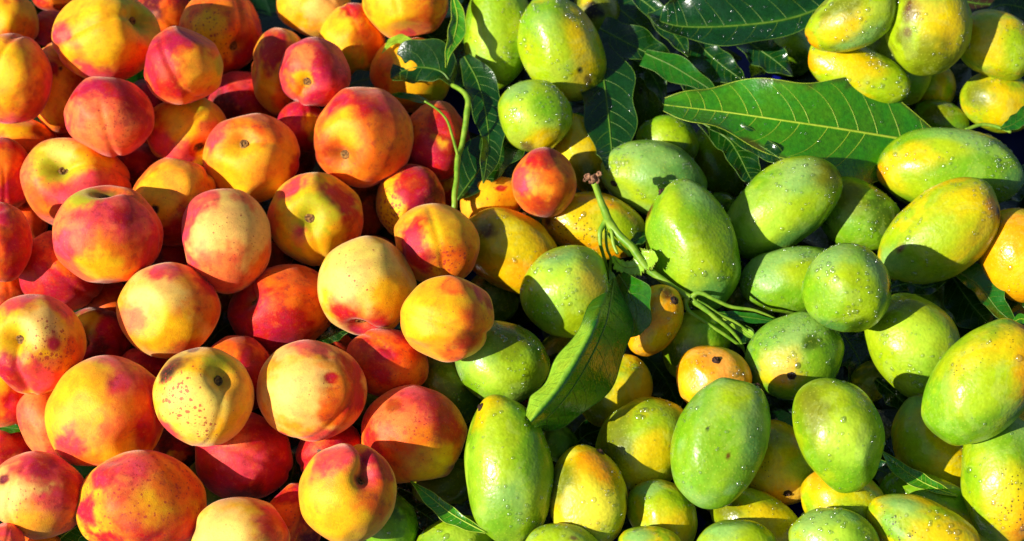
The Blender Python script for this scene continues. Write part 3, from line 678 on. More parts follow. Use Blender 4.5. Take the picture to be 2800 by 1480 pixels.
def shape(fr, d):
    """unit directions (frame axes) -> offsets in metres"""
    off = fr['i'] * 13.7
    r = np.ones(len(d))
    low = fbm(d * 1.15 + off, 2)
    r += fr['lump'] * (1.5 * low + 0.45 * noise3(d * 3.1 + off))
    # pressed flat spots
    rf = np.random.default_rng(fr['i'] * 7 + 3)
    pk = fr['kind'] == 'peach'
    sm = 0.07 if pk else 0.12
    for _ in range(5 if pk else 3):
        nn = norm(rf.normal(size=3))
        hh = rf.uniform(.86, .95) if pk else rf.uniform(.91, .97)
        cs = d @ nn
        lim = np.where(cs > 0.3, hh / np.maximum(cs, .3), 9.0)
        q = np.clip(0.5 + 0.5 * (lim - r) / sm, 0, 1)
        r = lim * (1 - q) + r * q - sm * q * (1 - q)
    r *= 1.03
    if fr['kind'] == 'peach':
        s = fr['sdir']
        ang = np.arccos(np.clip(d @ s, -1, 1))
        vis = fr['stem'] is not None
        dep = fr.get('cav', 0.24) if vis else 0.10
        r -= dep * np.exp(-(ang / 0.27) ** 2)
        r += 0.03 * np.exp(-((ang - 0.62) / 0.34) ** 2)
        r += 0.035 * np.exp(-((math.pi - ang) / 0.35) ** 2)
        u = fr['udir']
        w = d @ np.cross(s, u)
        side = sstep(-0.15, 0.35, d @ u) if True else 1
        near = np.exp(-(ang / 1.1) ** 2)
        r -= fr['sdep'] * (0.60 + 0.40 * near) * np.exp(-(w / 0.08) ** 2) * side
        r += 0.5 * fr['sdep'] * np.exp(-((np.abs(w) - 0.24) / 0.16) ** 2) * side * near
    for (x, y, rad, depth) in fr['dents']:
        q = front(x, y)
        r -= depth * np.exp(-(np.linalg.norm(d - q, axis=1) / rad) ** 2)
    ca, sa = math.cos(math.radians(fr['rot'])), math.sin(math.radians(fr['rot']))
    # long axis in frame axes (picture y is down)
    ax, ay = np.array([ca, -sa, 0.0]), np.array([sa, ca, 0.0])
    ua, ub, uz = d @ ax, d @ ay, d[:, 2]
    k = 1 - fr['egg'] * ua
    bnd = (fr['bend'] if fr['bend'] is not None else (0.0 if fr['kind'] == 'peach' else 0.09 * (1 if fr['i'] % 2 else -1))) * (ua * ua - 0.35)
    pa = r * ua * fr['a']
    pb = (r * ub * k + bnd) * fr['b']
    pz = r * uz * k * fr['c']
    return pa[:, None] * ax + pb[:, None] * ay + pz[:, None] * np.array([0, 0, 1.0])


def paint(fr, d):
    off = fr['i'] * 7.9 + 100
    base = fr['base']
    cols = lin(CODES[base[0]])[None].repeat(len(d), 0)
    if len(base) > 1:                                     # two-tone mottled base
        m = sstep(-0.12, 0.42, fbm(d * 2.6 + off + 50, 4))
        cols = cols * (1 - m[:, None]) + lin(CODES[base[1]]) * m[:, None]
    warp = np.stack([fbm(d * 2.2 + off, 4), fbm(d * 2.2 + off + 31, 4), fbm(d * 2.2 + off + 62, 4)], 1)
    grain = fbm(d * 9.0 + off, 3)
    if fr['kind'] == 'peach':                             # blush runs in streaks from stem to tip
        bs = basis(fr['sdir'])
        e = d @ bs.T
        rr = np.maximum(np.hypot(e[:, 0], e[:, 1]), 1e-3)
        st = fbm(np.stack([e[:, 0] / rr * 7, e[:, 1] / rr * 7, e[:, 2] * 1.3 + off], 1), 3)
        grain = grain * 1.1 + st * 0.9 * sstep(0.1, 0.5, rr)
    for pt in fr['patches']:
        code, x, y, rad = pt[:4]
        soft = pt[4] if len(pt) > 4 else (0.36 if fr['kind'] == 'peach' else 0.55)
        amt = pt[5] if len(pt) > 5 else 1.0
        q = front(x, y)
        ws = min(0.34, rad * 0.6)
        dist = np.linalg.norm(d + warp * ws - q, axis=1) + grain * (0.26 if fr['kind'] == 'peach' else 0.16) * min(1.0, rad)
        w = sstep(rad * (1 + soft), rad * (1 - soft), dist) * amt
        cols = cols * (1 - w[:, None]) + lin(CODES[code]) * w[:, None]
    if fr['kind'] == 'peach' and fr['stem'] is not None:
        ang = np.arccos(np.clip(d @ fr['sdir'], -1, 1))
        w = np.exp(-(ang / 0.16) ** 2) * 0.6
        c = lin(CODES['G']) * 0.75
        cols = cols * (1 - w[:, None]) + c * w[:, None]
    fl = np.full(len(d), fr['fl'])
    if fr['flp'] is not None:
        for (x, y, rad, v) in fr['flp']:
            dist = np.linalg.norm(d + warp * 0.3 - front(x, y), axis=1)
            fl = np.maximum(fl, v * sstep(rad * 1.4, rad * 0.5, dist))
    return np.concatenate([cols, fl[:, None]], 1)


# where each fruit lies: sunk along its line of sight until it rests on the ones under it
MINZ = {0: 0.052, 1: 0.080, 2: 0.100}


def place_all():
    order = sorted(FRUIT, key=lambda f: f['layer'])
    done = []
    for fr in order:
        dr = ray(fr['cx'], fr['cy'])
        R = frame_of(dr)
        ca, sa = math.cos(math.radians(fr['rot'])), math.sin(math.radians(fr['rot']))
        A = np.stack([R[0] * ca - R[1] * sa, R[0] * sa + R[1] * ca, R[2]])
        L = min(2, int(fr['layer'] + 1e-6))
        t = at_height(fr['cx'], fr['cy'], MINZ[L])
        tmin = t - 0.13
        while True:
            k = t / FPX
            a, b = fr['rx'] * k, fr['ry'] * k
            c = (min(a, b) * 0.94 if fr['kind'] == 'mango' else (a + b) / 2) * fr['flat']
            ctr = CAM + dr * t
            ax = np.array([a, b, c])
            bad = 0.0
            for (c2, A2, ax2) in done:
                dv = c2 - ctr
                dist = np.linalg.norm(dv)
                if dist > a + ax2[0] + ax2[1] + b:
                    continue
                u = dv / max(dist, 1e-9)
                r1 = 1 / np.linalg.norm((A @ u) / ax)
                r2 = 1 / np.linalg.norm((A2 @ u) / ax2)
                bad = max(bad, (r1 + r2) * 0.955 - dist)
            if bad <= 0 or t < tmin:
                break
            t -= 0.0015
        if fr['up']:
            t -= fr['up']
            k = t / FPX
            a, b, c, ctr = fr['rx'] * k, fr['ry'] * k, c * t / (t + fr['up']), CAM + dr * t
            ax = np.array([a, b, c])
        fr.update(t=t, R=R, a=a, b=b, c=c, ctr=ctr, px=1 / k)
        done.append((ctr, A, ax))
        if fr['stem'] is not None:
            s = front(*fr['stem'])
        else:
            s = norm(RNG.normal(size=3) + np.array([0, -0.2, -1.6]))
        fr['sdir'] = s
        if fr['sut'] is not None:
            th = math.radians(fr['sut'][0])
            u = np.array([math.cos(th), -math.sin(th), 0.0])
            fr['sdep'] = fr['sut'][1]
        else:
            u = RNG.normal(size=3) * 0.8 + np.array([0, 0, 1.2])
            fr['sdep'] = 0.05
        u = u - s * np.dot(u, s)
        fr['udir'] = norm(u)


place_all()


def lathe(prof, seg, jag=0.0, rnd=None):
    v, f = [], []
    m = len(prof)
    for i, (r, z) in enumerate(prof):
        for j in range(seg):
            th = 2 * math.pi * j / seg
            rr = r * (1 + (jag * (rnd.random() - 0.5) if rnd is not None else 0))
            v.append((rr * math.cos(th), rr * math.sin(th), z))
    for i in range(m - 1):
        for j in range(seg):
            a, b = i * seg + j, i * seg + (j + 1) % seg
            f.append((a, b, b + seg, a + seg))
    return np.array(v), np.array(f)


ds, dfc = lathe([(1.0, -0.15), (0.97, 0.18), (0.80, 0.46), (0.50, 0.64), (0.18, 0.72), (0.0, 0.73)], 10)
DROP_V, DROP_F = ds, dfc
DROP_ME = mesh_np('water_drop', DROP_V, DROP_F, M_WATER)


def build_fruit(fr):
    big = min(fr['rx'], fr['ry']) > 70
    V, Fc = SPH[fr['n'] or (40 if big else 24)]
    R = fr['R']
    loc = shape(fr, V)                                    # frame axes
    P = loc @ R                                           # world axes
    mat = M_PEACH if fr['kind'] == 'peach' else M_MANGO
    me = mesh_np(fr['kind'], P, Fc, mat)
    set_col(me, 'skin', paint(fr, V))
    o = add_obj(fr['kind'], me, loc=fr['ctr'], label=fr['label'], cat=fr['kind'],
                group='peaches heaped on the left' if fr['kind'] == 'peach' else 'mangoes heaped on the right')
    
    rnd = np.random.default_rng(fr['i'] + 900)
    if fr['stem'] is not None and not fr.get('noscar'):
        s = fr['sdir'][None]
        e = 1e-2
        t1 = basis(fr['sdir'])
        p0 = shape(fr, s)[0]
        pu, pv = shape(fr, norm(s + e * t1[0]))[0], shape(fr, norm(s + e * t1[1]))[0]
        nrm = norm(np.cross(pu - p0, pv - p0))
        if nrm @ p0 < 0:
            nrm = -nrm
        nrm = nrm @ R
        p0 = p0 @ R
        mm = fr.get('scar', 0.0036 if fr['kind'] == 'peach' else 0.0017)
        if fr['kind'] == 'peach':
            prof = [(1.25, -0.25), (1.15, 0.14), (0.92, 0.30), (0.70, 0.26), (0.52, 0.05), (0.30, 0.16), (0.0, 0.22)]
            mt = M_SCAR
        else:
            prof = [(1.9, -0.15), (1.6, 0.10), (1.15, 0.22), (0.95, 0.55), (0.82, 0.95), (0.55, 0.98), (0.42, 0.62), (0.0, 0.55)]
            mt = M_STALK
        v, f = lathe(prof, 18, 0.22, rnd)
        sc = np.array([mm, mm * (0.75 + 0.3 * rnd.random()), mm])
        sm = mesh_np('stem_scar', (v * sc) @ basis(nrm), f, mt)
        add_obj('stem_scar', sm, o, p0 + nrm * mm * 0.25)
    if fr['kind'] == 'mango' and fr['wet'] > 0:
        # beads of water on the upper, near side
        me.calc_loop_triangles()
        nv = np.zeros((len(P), 3), np.float32)
        me.vertex_normals.foreach_get('vector', nv.ravel())
        dens = np.clip(0.22 + 3.2 * fbm(V * 2.3 + fr['i'] * 5.1, 3), 0.02, 1.6)
        dens *= sstep(-0.25, 0.35, V[:, 2]) * sstep(-0.55, 0.5, nv[:, 2])
        area = fr['a'] * fr['b'] * 1e4
        cnt = int(7.5 * area * fr['wet'])
        if dens.sum() <= 0 or cnt < 1:
            return o
        pick = rnd.choice(len(P), cnt, p=dens / dens.sum())
        vs, fs = [], []
        m = len(DROP_V)
        for q, k in enumerate(pick):
            nn = nv[k].astype(float)
            tb = basis(nn)
            jit = rnd.normal(size=2) * 0.0012
            rad = 0.00050 + 0.00090 * rnd.random() ** 2.0
            st = np.array([1.0, 0.8 + 0.5 * rnd.random(), 1.0])
            th = rnd.random() * 6.28
            rot = np.array([[math.cos(th), -math.sin(th), 0], [math.sin(th), math.cos(th), 0], [0, 0, 1]])
            c0 = P[k] + tb[0] * jit[0] + tb[1] * jit[1]
            vs.append((DROP_V * st * rad) @ rot @ tb + c0)
            fs.append(DROP_F + q * m)
        wm = mesh_np('water_drops', np.concatenate(vs), np.concatenate(fs), M_WATER)
        add_obj('water_drops', wm, o, kind='stuff')
        nb = int(min(18, 0.09 * cnt))
        if nb and min(fr['rx'], fr['ry']) > 70:
            d2 = dens * sstep(0.2, 0.6, V[:, 2])
            for k in rnd.choice(len(P), nb, p=d2 / d2.sum()):
                w = add_obj('water_drop', DROP_ME, o, P[k])
                nn = nv[k].astype(float)
                rad = 0.0012 + 0.0012 * rnd.random() ** 1.6
                w.scale = (rad, rad * (0.85 + 0.5 * rnd.random()), rad * 0.9)
                w.rotation_euler = Vector(nn.tolist()).to_track_quat('Z', 'Y').to_euler()
    return o


for fr in FRUIT:
    build_fruit(fr)

# ------------------------------------------------------------------ leaves, stems
LEAFC = {'dk': (15, 60, 8), 'md': (36, 104, 10), 'br': (60, 132, 10), 'un': (160, 204, 50), 'bw': (62, 38, 18),
         'bl': (16, 64, 22)}
_EL = dict(
    ctr=np.array([f['ctr'] for f in FRUIT]), lay=np.array([f['layer'] for f in FRUIT]),
    mat=np.array([np.diag([1 / f['a'], 1 / f['b'], 1 / f['c']]) @ np.array(
        [[math.cos(math.radians(f['rot'])), -math.sin(math.radians(f['rot'])), 0],
         [math.sin(math.radians(f['rot'])), math.cos(math.radians(f['rot'])), 0], [0, 0, 1]]) @ f['R'] for f in FRUIT]))


def hit(px, py, layer, zmin):
    """distance along a line of sight to the first fruit below the given layer (fruit as ellipsoids)"""
    d = ray(px, py)
    t = at_height(px, py, zmin)
    o = np.einsum('nij,nj->ni', _EL['mat'], CAM - _EL['ctr'])
    e = _EL['mat'] @ d
    A, B, C = (e * e).sum(1), (o * e).sum(1), (o * o).sum(1) - 1.0
    D = B * B - A * C
    ok = (D > 0) & (_EL['lay'] < layer)
    if ok.any():
        t = min(t, float(((-B[ok] - np.sqrt(D[ok])) / A[ok]).min()))
    return t


def catmull(pts, n):
    pts = np.asarray(pts, float)
    if pts.ndim == 1:
        pts = pts[:, None]
    m = len(pts)
    P0 = np.vstack([2 * pts[0] - pts[1], pts, 2 * pts[-1] - pts[-2]])
    out = []
    for s in np.linspace(0, m - 1, n):
        i = min(int(s), m - 2)
        f = s - i
        a, b, c, d = P0[i], P0[i + 1], P0[i + 2], P0[i + 3]
        out.append(0.5 * ((2 * b) + (c - a) * f + (2 * a - 5 * b + 4 * c - d) * f * f + (3 * b - a - 3 * c + d) * f ** 3))
    return np.array(out)


def tube(path, rad, seg=7, cap=True):
    path = np.asarray(path, float)
    n = len(path)
    rad = np.broadcast_to(np.asarray(rad, float), (n,))
    T = norm(np.gradient(path, axis=0))
    ref = np.array([0.31, 0.2, 0.93])
    v, f = [], []
    for i in range(n):
        x = norm(np.cross(ref, T[i]))
        y = np.cross(T[i], x)
        for j in range(seg):
            th = 2 * math.pi * j / seg
            v.append(path[i] + rad[i] * (x * math.cos(th) + y * math.sin(th)))
    for i in range(n - 1):
        for j in range(seg):
            a, b = i * seg + j, i * seg + (j + 1) % seg
            f.append((a, b, b + seg, a + seg))
    if cap:
        for s in (0, n - 1):
            c = len(v)
            v.append(path[s])
            for j in range(seg):
                a, b = s * seg + j, s * seg + (j + 1) % seg
                f.append((a, b, c, c) if s else (b, a, c, c))
    return np.array(v), f


def join(parts):
    vs, fs, n = [], [], 0
    for v, f in parts:
        vs.append(v)
        fs += [tuple(int(q) + n for q in ff) for ff in f]
        n += len(v)
    return np.concatenate(vs), fs


def poly_mesh(name, v, f, mat):
    me = bpy.data.meshes.new(name)
    me.from_pydata(np.asarray(v).tolist(), [], [tuple(dict.fromkeys(q)) for q in f])
    me.polygons.foreach_set('use_smooth', np.full(len(me.polygons), True))
    me.materials.append(mat)
    me.update()
    return me


def leaf(pts, wl, wr, layer, h, col, label=None, parent=None, wave=3.0, fold=0.12, lift=0.003, veins=True, jag=0.0,
         drops=0, margin=True, name='leaf', grp=None, tilt=True, lifts=None, waven=3.0, edge=None, curl=0.0):
    if col == 'bl':
        wave, fold = wave * 2.6, 0.30
    if col == 'dk':
        wave = wave * 1.6
    rnd = np.random.default_rng(int(abs(pts[0][0]) * 7 + abs(pts[0][1]) * 3 + len(pts)))
    Wm = max(max(wl), max(wr))
    nu, nv = (44, 9) if Wm > 28 else (26, 5)
    mid = catmull(pts, nu)
    L = np.maximum(catmull(wl, nu)[:, 0], 0.4)
    Rr = np.maximum(catmull(wr, nu)[:, 0], 0.4)
    T2 = norm(np.gradient(mid, axis=0))
    N2 = np.stack([T2[:, 1], -T2[:, 0]], 1)
    vv = np.concatenate([-np.linspace(1, 0, nv)[:-1], np.linspace(0, 1, nv)])
    m = len(vv)
    U = np.linspace(0, 1, nu)[:, None].repeat(m, 1)
    Vv = vv[None].repeat(nu, 0)
    ph = rnd.random(2) * 6.28
    wob = 1 + 0.10 * np.sin(U * 19 + ph[0]) * np.abs(Vv) ** 2
    if jag:
        wob = wob * (1 - jag * rnd.random((nu, 1)) * (np.abs(Vv) > 0.8))
    wid = np.where(Vv > 0, L[:, None], Rr[:, None]) * np.abs(Vv) * wob
    XY = mid[:, None] + N2[:, None] * (np.sign(Vv) * wid)[..., None]
    # depth: lay a gently bent sheet over what is underneath
    su, sv_ = np.linspace(0, nu - 1, 9).astype(int), [0, m // 4, m // 2, 3 * m // 4, m - 1]
    rows, ts = [], []
    for i in su:
        for j in sv_:
            x, y = XY[i, j]
            rows.append([1, U[i, j], U[i, j] ** 2, Vv[i, j] if tilt else 0])
            ts.append(hit(x, y, layer, h))
    rows, ts = np.array(rows), np.array(ts)
    co, *_ = np.linalg.lstsq(rows, ts, rcond=None)
    sh = np.quantile(rows @ co - ts, 0.80)
    t = co[0] + co[1] * U + co[2] * U ** 2 + (co[3] * Vv if tilt else 0) - sh - lift
    if lifts is not None:
        t = t - catmull(lifts, nu)
    k = t.mean() / FPX
    t = t - fold * wid * k * np.abs(Vv) - wave * k * Vv ** 2 * np.sin(U * 6.28 * waven + ph[1] + np.sign(Vv) * 0.9)
    if curl:
        # a ridge along the fold: the right blade falls away from the light, the left strip faces it
        pr = np.where(Vv > -0.45, (1 - Vv) / 1.45, 1 - 0.75 * (-0.45 - Vv) / 0.55)
        t = t - curl * pr * sstep(0.02, 0.35, U)
    D = norm(FWD + RIGHT * ((XY[..., 0:1] - W0 / 2) / FPX) - UP * ((XY[..., 1:2] - H0 / 2) / FPX))
    P = CAM + D * t[..., None]
    base = P[0, m // 2].copy()
    P = P - base
    i, j = np.meshgrid(np.arange(nu - 1), np.arange(m - 1), indexing='ij')
    a = (i * m + j).ravel()
    me = mesh_np(name, P.reshape(-1, 3), np.stack([a, a + 1, a + m + 1, a + m], 1), M_LEAF)
    c = lin(LEAFC[col])[None].repeat(nu * m, 0)
    # paler towards the midrib, brown at a torn rim
    w = (np.exp(-(np.abs(Vv) / 0.10) ** 2) * 0.35).reshape(-1, 1)
    c = c * (1 - w) + lin(LEAFC['br']) * w
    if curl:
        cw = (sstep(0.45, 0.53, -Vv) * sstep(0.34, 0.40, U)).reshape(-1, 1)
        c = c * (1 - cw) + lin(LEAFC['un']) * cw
    if edge:
        e = sstep(0.86, 1.0, np.abs(Vv) + 0.25 * fbm(P.reshape(-1, 3) * 120, 2).reshape(nu, m)).reshape(-1, 1) * edge
        c = c * (1 - e) + lin((70, 36, 12)) * e
    set_col(me, 'skin', np.concatenate([c, np.ones((len(c), 1))], 1))
    par_loc = np.zeros(3) if parent is None else np.array(parent.location)
    o = add_obj(name, me, parent, base - par_loc, label=None if parent else label, cat=None if parent else 'leaf', group=None if parent else 'loose mango leaves among the fruit')
    if parent is not None and label:
        o['label'] = label
    vm = M_VEIN if col in ('br', 'un') else M_VEIND
    mm = m // 2
    toward = -norm(D)

    def at(ui, vi):
        ui = min(max(ui, 0), nu - 1.001)
        x = (vi + 1) / 2 * (m - 1)
        x = min(max(x, 0), m - 1.001)
        i0, j0 = int(ui), int(x)
        fu, fv = ui - i0, x - j0
        p = (P[i0, j0] * (1 - fu) * (1 - fv) + P[i0 + 1, j0] * fu * (1 - fv) + P[i0, j0 + 1] * (1 - fu) * fv + P[i0 + 1, j0 + 1] * fu * fv)
        return p + toward[i0, j0] * 0.00012
    r0 = min(0.0009, 0.00026 + 0.0000060 * Wm)
    path = np.array([at(q, 0) for q in np.linspace(0, nu - 1, 30)])
    v, f = tube(path, np.linspace(r0 * 1.25, r0 * 0.35, 30), 6)
    add_obj('midrib', poly_mesh('midrib', v, f, vm), o)
    length = np.linalg.norm(np.diff(mid, axis=0), axis=1).sum()
    if veins and Wm > 18:
        nvn = int(np.clip(length / max(24, 0.46 * Wm), 4, 13))
        tubes = []
        for q in range(nvn):
            for s in (-1, 1):
                u0 = (q + 0.5 + 0.25 * s + 0.45 * rnd.random()) / (nvn + 0.8) * 0.90 + 0.03
                wloc = (L if s > 0 else Rr)[min(nu - 1, int(u0 * nu))]
                run = 0.55 * wloc / length
                pv = []
                for z in np.linspace(0, 1, 9):
                    pv.append(at((u0 + run * (0.55 * z + 0.6 * z * z)) * (nu - 1), s * z * 0.93))
                tubes.append(tube(np.array(pv), np.linspace(r0 * 0.36, r0 * 0.12, 9), 4, False))
        v, f = join(tubes)
        add_obj('side_veins', poly_mesh('side_veins', v, f, vm), o)
    if margin and Wm > 14:
        tb = [tube(P[:, 0] + toward[:, 0] * 0.0001, 0.00026, 4, False), tube(P[:, -1] + toward[:, -1] * 0.0001, 0.00026, 4, False)]
        v, f = join(tb)
        add_obj('leaf_margin', poly_mesh('leaf_margin', v, f, vm), o)
    if drops:
        vs, fs = [], []
        for q in range(drops):
            uu, v2 = 2 + rnd.random() * (nu - 5), rnd.random() * 1.7 - 0.85
            p = at(uu, v2)
            e1, e2 = at(uu + 1, v2) - p, at(uu, v2 + 0.05) - p
            nn = norm(np.cross(e1, e2))
            if nn @ toward[int(uu), mm] < 0:
                nn = -nn
            rad = 0.0005 + 0.0011 * rnd.random() ** 2
            vs.append((DROP_V * rad) @ basis(nn) + p)
            fs.append(DROP_F + q * len(DROP_V))
        add_obj('water_drops', mesh_np('water_drops', np.concatenate(vs), np.concatenate(fs), M_WATER), o, kind='stuff')
    return o


def stem_path(pts, layer, h, lifts, n=26, deg=2):
    XY = catmull(pts, n)
    ts = np.array([hit(x, y, layer, h) for x, y in XY])
    u = np.linspace(0, 1, n)
    fit = np.polyval(np.polyfit(u, ts, deg), u)
    sh = np.quantile(fit - ts, 0.9)
    t = fit - sh - catmull(lifts, n)[:, 0]
    return np.array([CAM + ray(x, y) * q for (x, y), q in zip(XY, t)]), t


def px_tube(pts, rads, ts, n=26, seg=9):
    """tube through picture points at given ray distances (one per point)"""
    XY = catmull(pts, n)
    t = catmull(ts, n)[:, 0]
    r = catmull(rads, n)[:, 0] * t / FPX
    P = np.array([CAM + ray(x, y) * q for (x, y), q in zip(XY, t)])
    P += 0.0006 * np.stack([fbm(P * 90 + k * 9, 2) for k in range(3)], 1)
    return tube(P, r * (1 + 0.08 * fbm(P * 300, 2)), seg)


def root(name, base, label, cat, group=None):
    return add_obj(name, None, loc=base, label=label, cat=cat, group=group)


# --- sprig by the peaches
def sprig_small():
    main = [(1238, 232), (1262, 248), (1279, 275), (1275, 330), (1262, 400), (1253, 430), (1248, 480), (1241, 575)]
    pth, t = stem_path(main, 1.78, 0.10, [0.010, 0.012, 0.014, 0.010, .007, .006, .005, .004])
    k = [int(round(i * 25 / 7)) for i in range(8)]
    tm = [t[q] for q in k]
    r = root('mango_sprig', pth[-1], 'green sprig with a thin stem and dark leaf bordering the peaches', 'sprig')
    v, f = px_tube(main, [6, 7, 8, 8, 7.5, 8, 7.5, 8.5], tm, 40)
    add_obj('stem', poly_mesh('stem', v - pth[-1], f, M_STEM), r)
    br = [(1160, 277), (1195, 298), (1222, 330), (1240, 385), (1253, 428)]
    v, f = px_tube(br, [3, 3.2, 3.5, 4, 4.5], [tm[5] - .010, tm[5] - .010, tm[5] - 0.008, tm[5] - .003, tm[5]], 30)
    add_obj('leaf_stalk', poly_mesh('leaf_stalk', v - pth[-1], f, M_STEM), r)
    leaf([(1236, 230), (1205, 195), (1145, 184), (1100, 196), (1070, 216)], [5, 26, 40, 32, 4], [6, 62, 82, 44, 3], 1.5, .10, 'dk', parent=r, wave=7, fold=.1, waven=1.6)
    leaf([(1198, 300), (1160, 276), (1110, 262), (1060, 258)], [2, 9, 10, 1], [2, 8, 9, 1], 2.05, .10, 'md', parent=r, veins=False)


sprig_small()


# --- the large cut stem lying over the mangoes
def sprig_big():
    tt = lambda x, y, l: hit(x, y, 3.0, .10) - l
    node = tt(1667, 620, .030)
    fork = tt(1887, 817, .012)
    cutp = CAM + ray(1623, 494) * (node - .006)
    base = CAM + ray(1887, 817) * fork
    r = root('cut_mango_sprig', base, 'cut green mango stem with forked twigs and drooping leaf across the mangoes', 'sprig')

    def add(nm, pts, rad, ts, mat=M_STEM, n=30, seg=10):
        v, f = px_tube(pts, rad, ts, n, seg)
        return add_obj(nm, poly_mesh(nm, v - base, f, mat), r)
    main = [(1625, 498), (1637, 531), (1655, 583), (1667, 612), (1690, 640), (1722, 672), (1774, 737), (1822, 773), (1871, 808), (1890, 818)]
    lerp = np.linspace(0, 1, 7)
    add('stem', main, [9.5, 9, 11, 14, 11, 11, 10.5, 9.5, 11, 12],
        [node - .006, node - .004, node - .002, node] + list(node + (fork - node) * lerp[1:]), n=60)
    # swollen joints along the stem
    for (x, y, rr, q) in ((1655, 605, 19, 0), (1742, 696, 15, .3), (1880, 812, 17, 1)):
        pass
    # split brown cut end
    parts = []
    rnd = np.random.default_rng(4)
    for (dx, dy, s) in ((-13, -6, 12), (6, -2, 14), (18, -14, 9), (-2, 6, 9), (-20, 2, 7), (14, 6, 8)):
        v, f = lathe([(0.0, -.7), (.8, -.6), (1.05, 0), (.9, .5), (.62, .62), (.45, .35), (0, .3)], 12, .5, rnd)
        k = s * .85 * node / FPX
        parts.append(((v * k) @ basis(norm(-FWD + UP * .5 + RIGHT * rnd.normal() * .4)) + CAM + ray(1620 + dx, 490 + dy) * (node - .008) - base, f))
    v, f = join(parts)
    add_obj('cut_end', poly_mesh('cut_end', v, f, M_CUT), r)
    add('twig', [(1655, 606), (1642, 628), (1640, 650), (1645, 682), (1657, 725), (1670, 766)], [9, 7, 6, 5, 5, 5], [node, node - .002, node - .003, node - .002, node + .003, node + .008])
    add('twig', [(1658, 618), (1656, 645), (1660, 680), (1669, 705), (1669, 741)], [5, 4, 4, 4, 4], [node, node + .001, node + .002, node + .004, node + .008])
    add('twig', [(1668, 618), (1673, 640), (1678, 668), (1688, 695)], [6, 5, 5, 4], [node, node - .004, node - .006, node - .008])
    add('twig', [(1660, 640), (1690, 670), (1725, 700)], [6, 6, 5], [node + .006, node + .010, node + .014])
    e = lambda p, l: tt(p[0], p[1], l)
    f1 = [(1890, 815), (1911, 802), (1948, 815), (1996, 838), (2065, 848), (2122, 870)]
    add('twig', f1, [9, 6.5, 5.5, 5, 4, 2], [fork, fork - .001, fork - .001, fork + .002, fork + .006, fork + .011])
    f2 = [(1892, 820), (1925, 845), (1956, 870), (2000, 906), (2024, 935), (2040, 975)]
    add('twig', f2, [9, 7, 6, 5, 4, 2], [fork, fork, fork + .001, fork + .004, fork + .007, fork + .012])
    f3 = [(1878, 818), (1876, 832), (1886, 852), (1923, 878), (1984, 918), (2024, 947), (2038, 968)]
    add('twig', f3, [9, 7, 6, 5, 5, 4, 2], [fork, fork, fork, fork + .001, fork + .004, fork + .008, fork + .012])
    f4 = [(1905, 822), (1930, 836), (1964, 858), (2016, 884), (2062, 920)]
    add('twig', f4, [5, 4.5, 4, 3.5, 2], [fork, fork + .002, fork + .004, fork + .008, fork + .014])
    # leaves on the twigs
    leaf([(1680, 762), (1672, 815), (1655, 890), (1612, 985), (1562, 1068), (1508, 1132), (1462, 1168)], [4, 36, 78, 84, 74, 48, 8], [4, 40, 64, 74, 76, 72, 44],
         2.50, .10, 'md', 'large drooping leaf with a pale curled edge', r, wave=4, fold=.05, waven=1.3, curl=.040, lift=.004, lifts=[0, .006, .016, .022, .024, .022, .018])
    leaf([(1668, 738), (1677, 768), (1664, 798)], [2, 9, 1], [2, 12, 1], 2.45, .10, 'un', None, r, wave=1, lift=.014, veins=False, name='folded_edge')
    leaf([(1692, 752), (1722, 800), (1740, 850), (1736, 895), (1724, 922)], [14, 50, 42, 30, 1], [14, 56, 60, 40, 1], 2.15, .10, 'md', None, r, wave=4, fold=.1, lift=.009)
    leaf([(1676, 700), (1700, 727), (1735, 730), (1770, 714), (1796, 700)], [3, 18, 24, 40, 22], [6, 24, 30, 28, 12], 2.45, .10, 'un', 'pale torn leaf stump', r,
         wave=4, fold=.3, jag=.45, lift=.014, edge=.8, waven=1.2)
    leaf([(1720, 668), (1752, 650), (1788, 634)], [3, 16, 1], [3, 16, 1], 2.35, .10, 'dk', None, r, wave=1, lift=.002)
    leaf([(1962, 854), (2020, 864), (2080, 873), (2126, 880)], [2, 12, 11, 1], [2, 13, 12, 1], 1.95, .09, 'md', None, r, wave=1, fold=.3, lift=.006, veins=False)
    leaf([(1968, 878), (2005, 898), (2040, 918), (2062, 940)], [3, 22, 24, 1], [3, 20, 24, 1], 1.7, .08, 'dk', None, r, wave=1, lift=.003)
    leaf([(1960, 862), (2010, 890), (2048, 915), (2066, 930)], [1, 8, 12, 1], [1, 8, 8, 1], 1.95, .09, 'un', None, r, wave=1, lift=.005, veins=False)


sprig_big()

# --- loose leaves: midrib in picture points, half-widths to either side
leaf([(2590, 402), (2440, 376), (2300, 353), (2150, 331), (2000, 309), (1900, 297), (1816, 287)], [8, 120, 138, 108, 50, 40, 16], [8, 112, 136, 114, 82, 54, 18],
     1.85, .105, 'br', 'big bright green leaf with a torn tip lying across the mangoes', wave=16, fold=.16, lifts=[-.034, -.022, -.008, 0, 0, 0, 0], edge=.75, drops=40, waven=2.3)
leaf([(1636, 120), (1651, 214), (1662, 300), (1670, 380), (1672, 430), (1656, 464)], [30, 78, 76, 62, 42, 1], [40, 64, 68, 52, 38, 1], 1.75, .10, 'dk',
     'upright dark green leaf pointing down onto the yellow mango', wave=4, drops=14)
leaf([(2300, 0), (2165, 50), (2020, 70), (1885, 74), (1815, 62), (1770, 38)], [5, 38, 54, 32, 18, 1], [30, 92, 104, 98, 60, 1], 1.5, .115, 'bl', 'widest glossy dark leaf along the top edge',
     wave=6, fold=.05, drops=70)
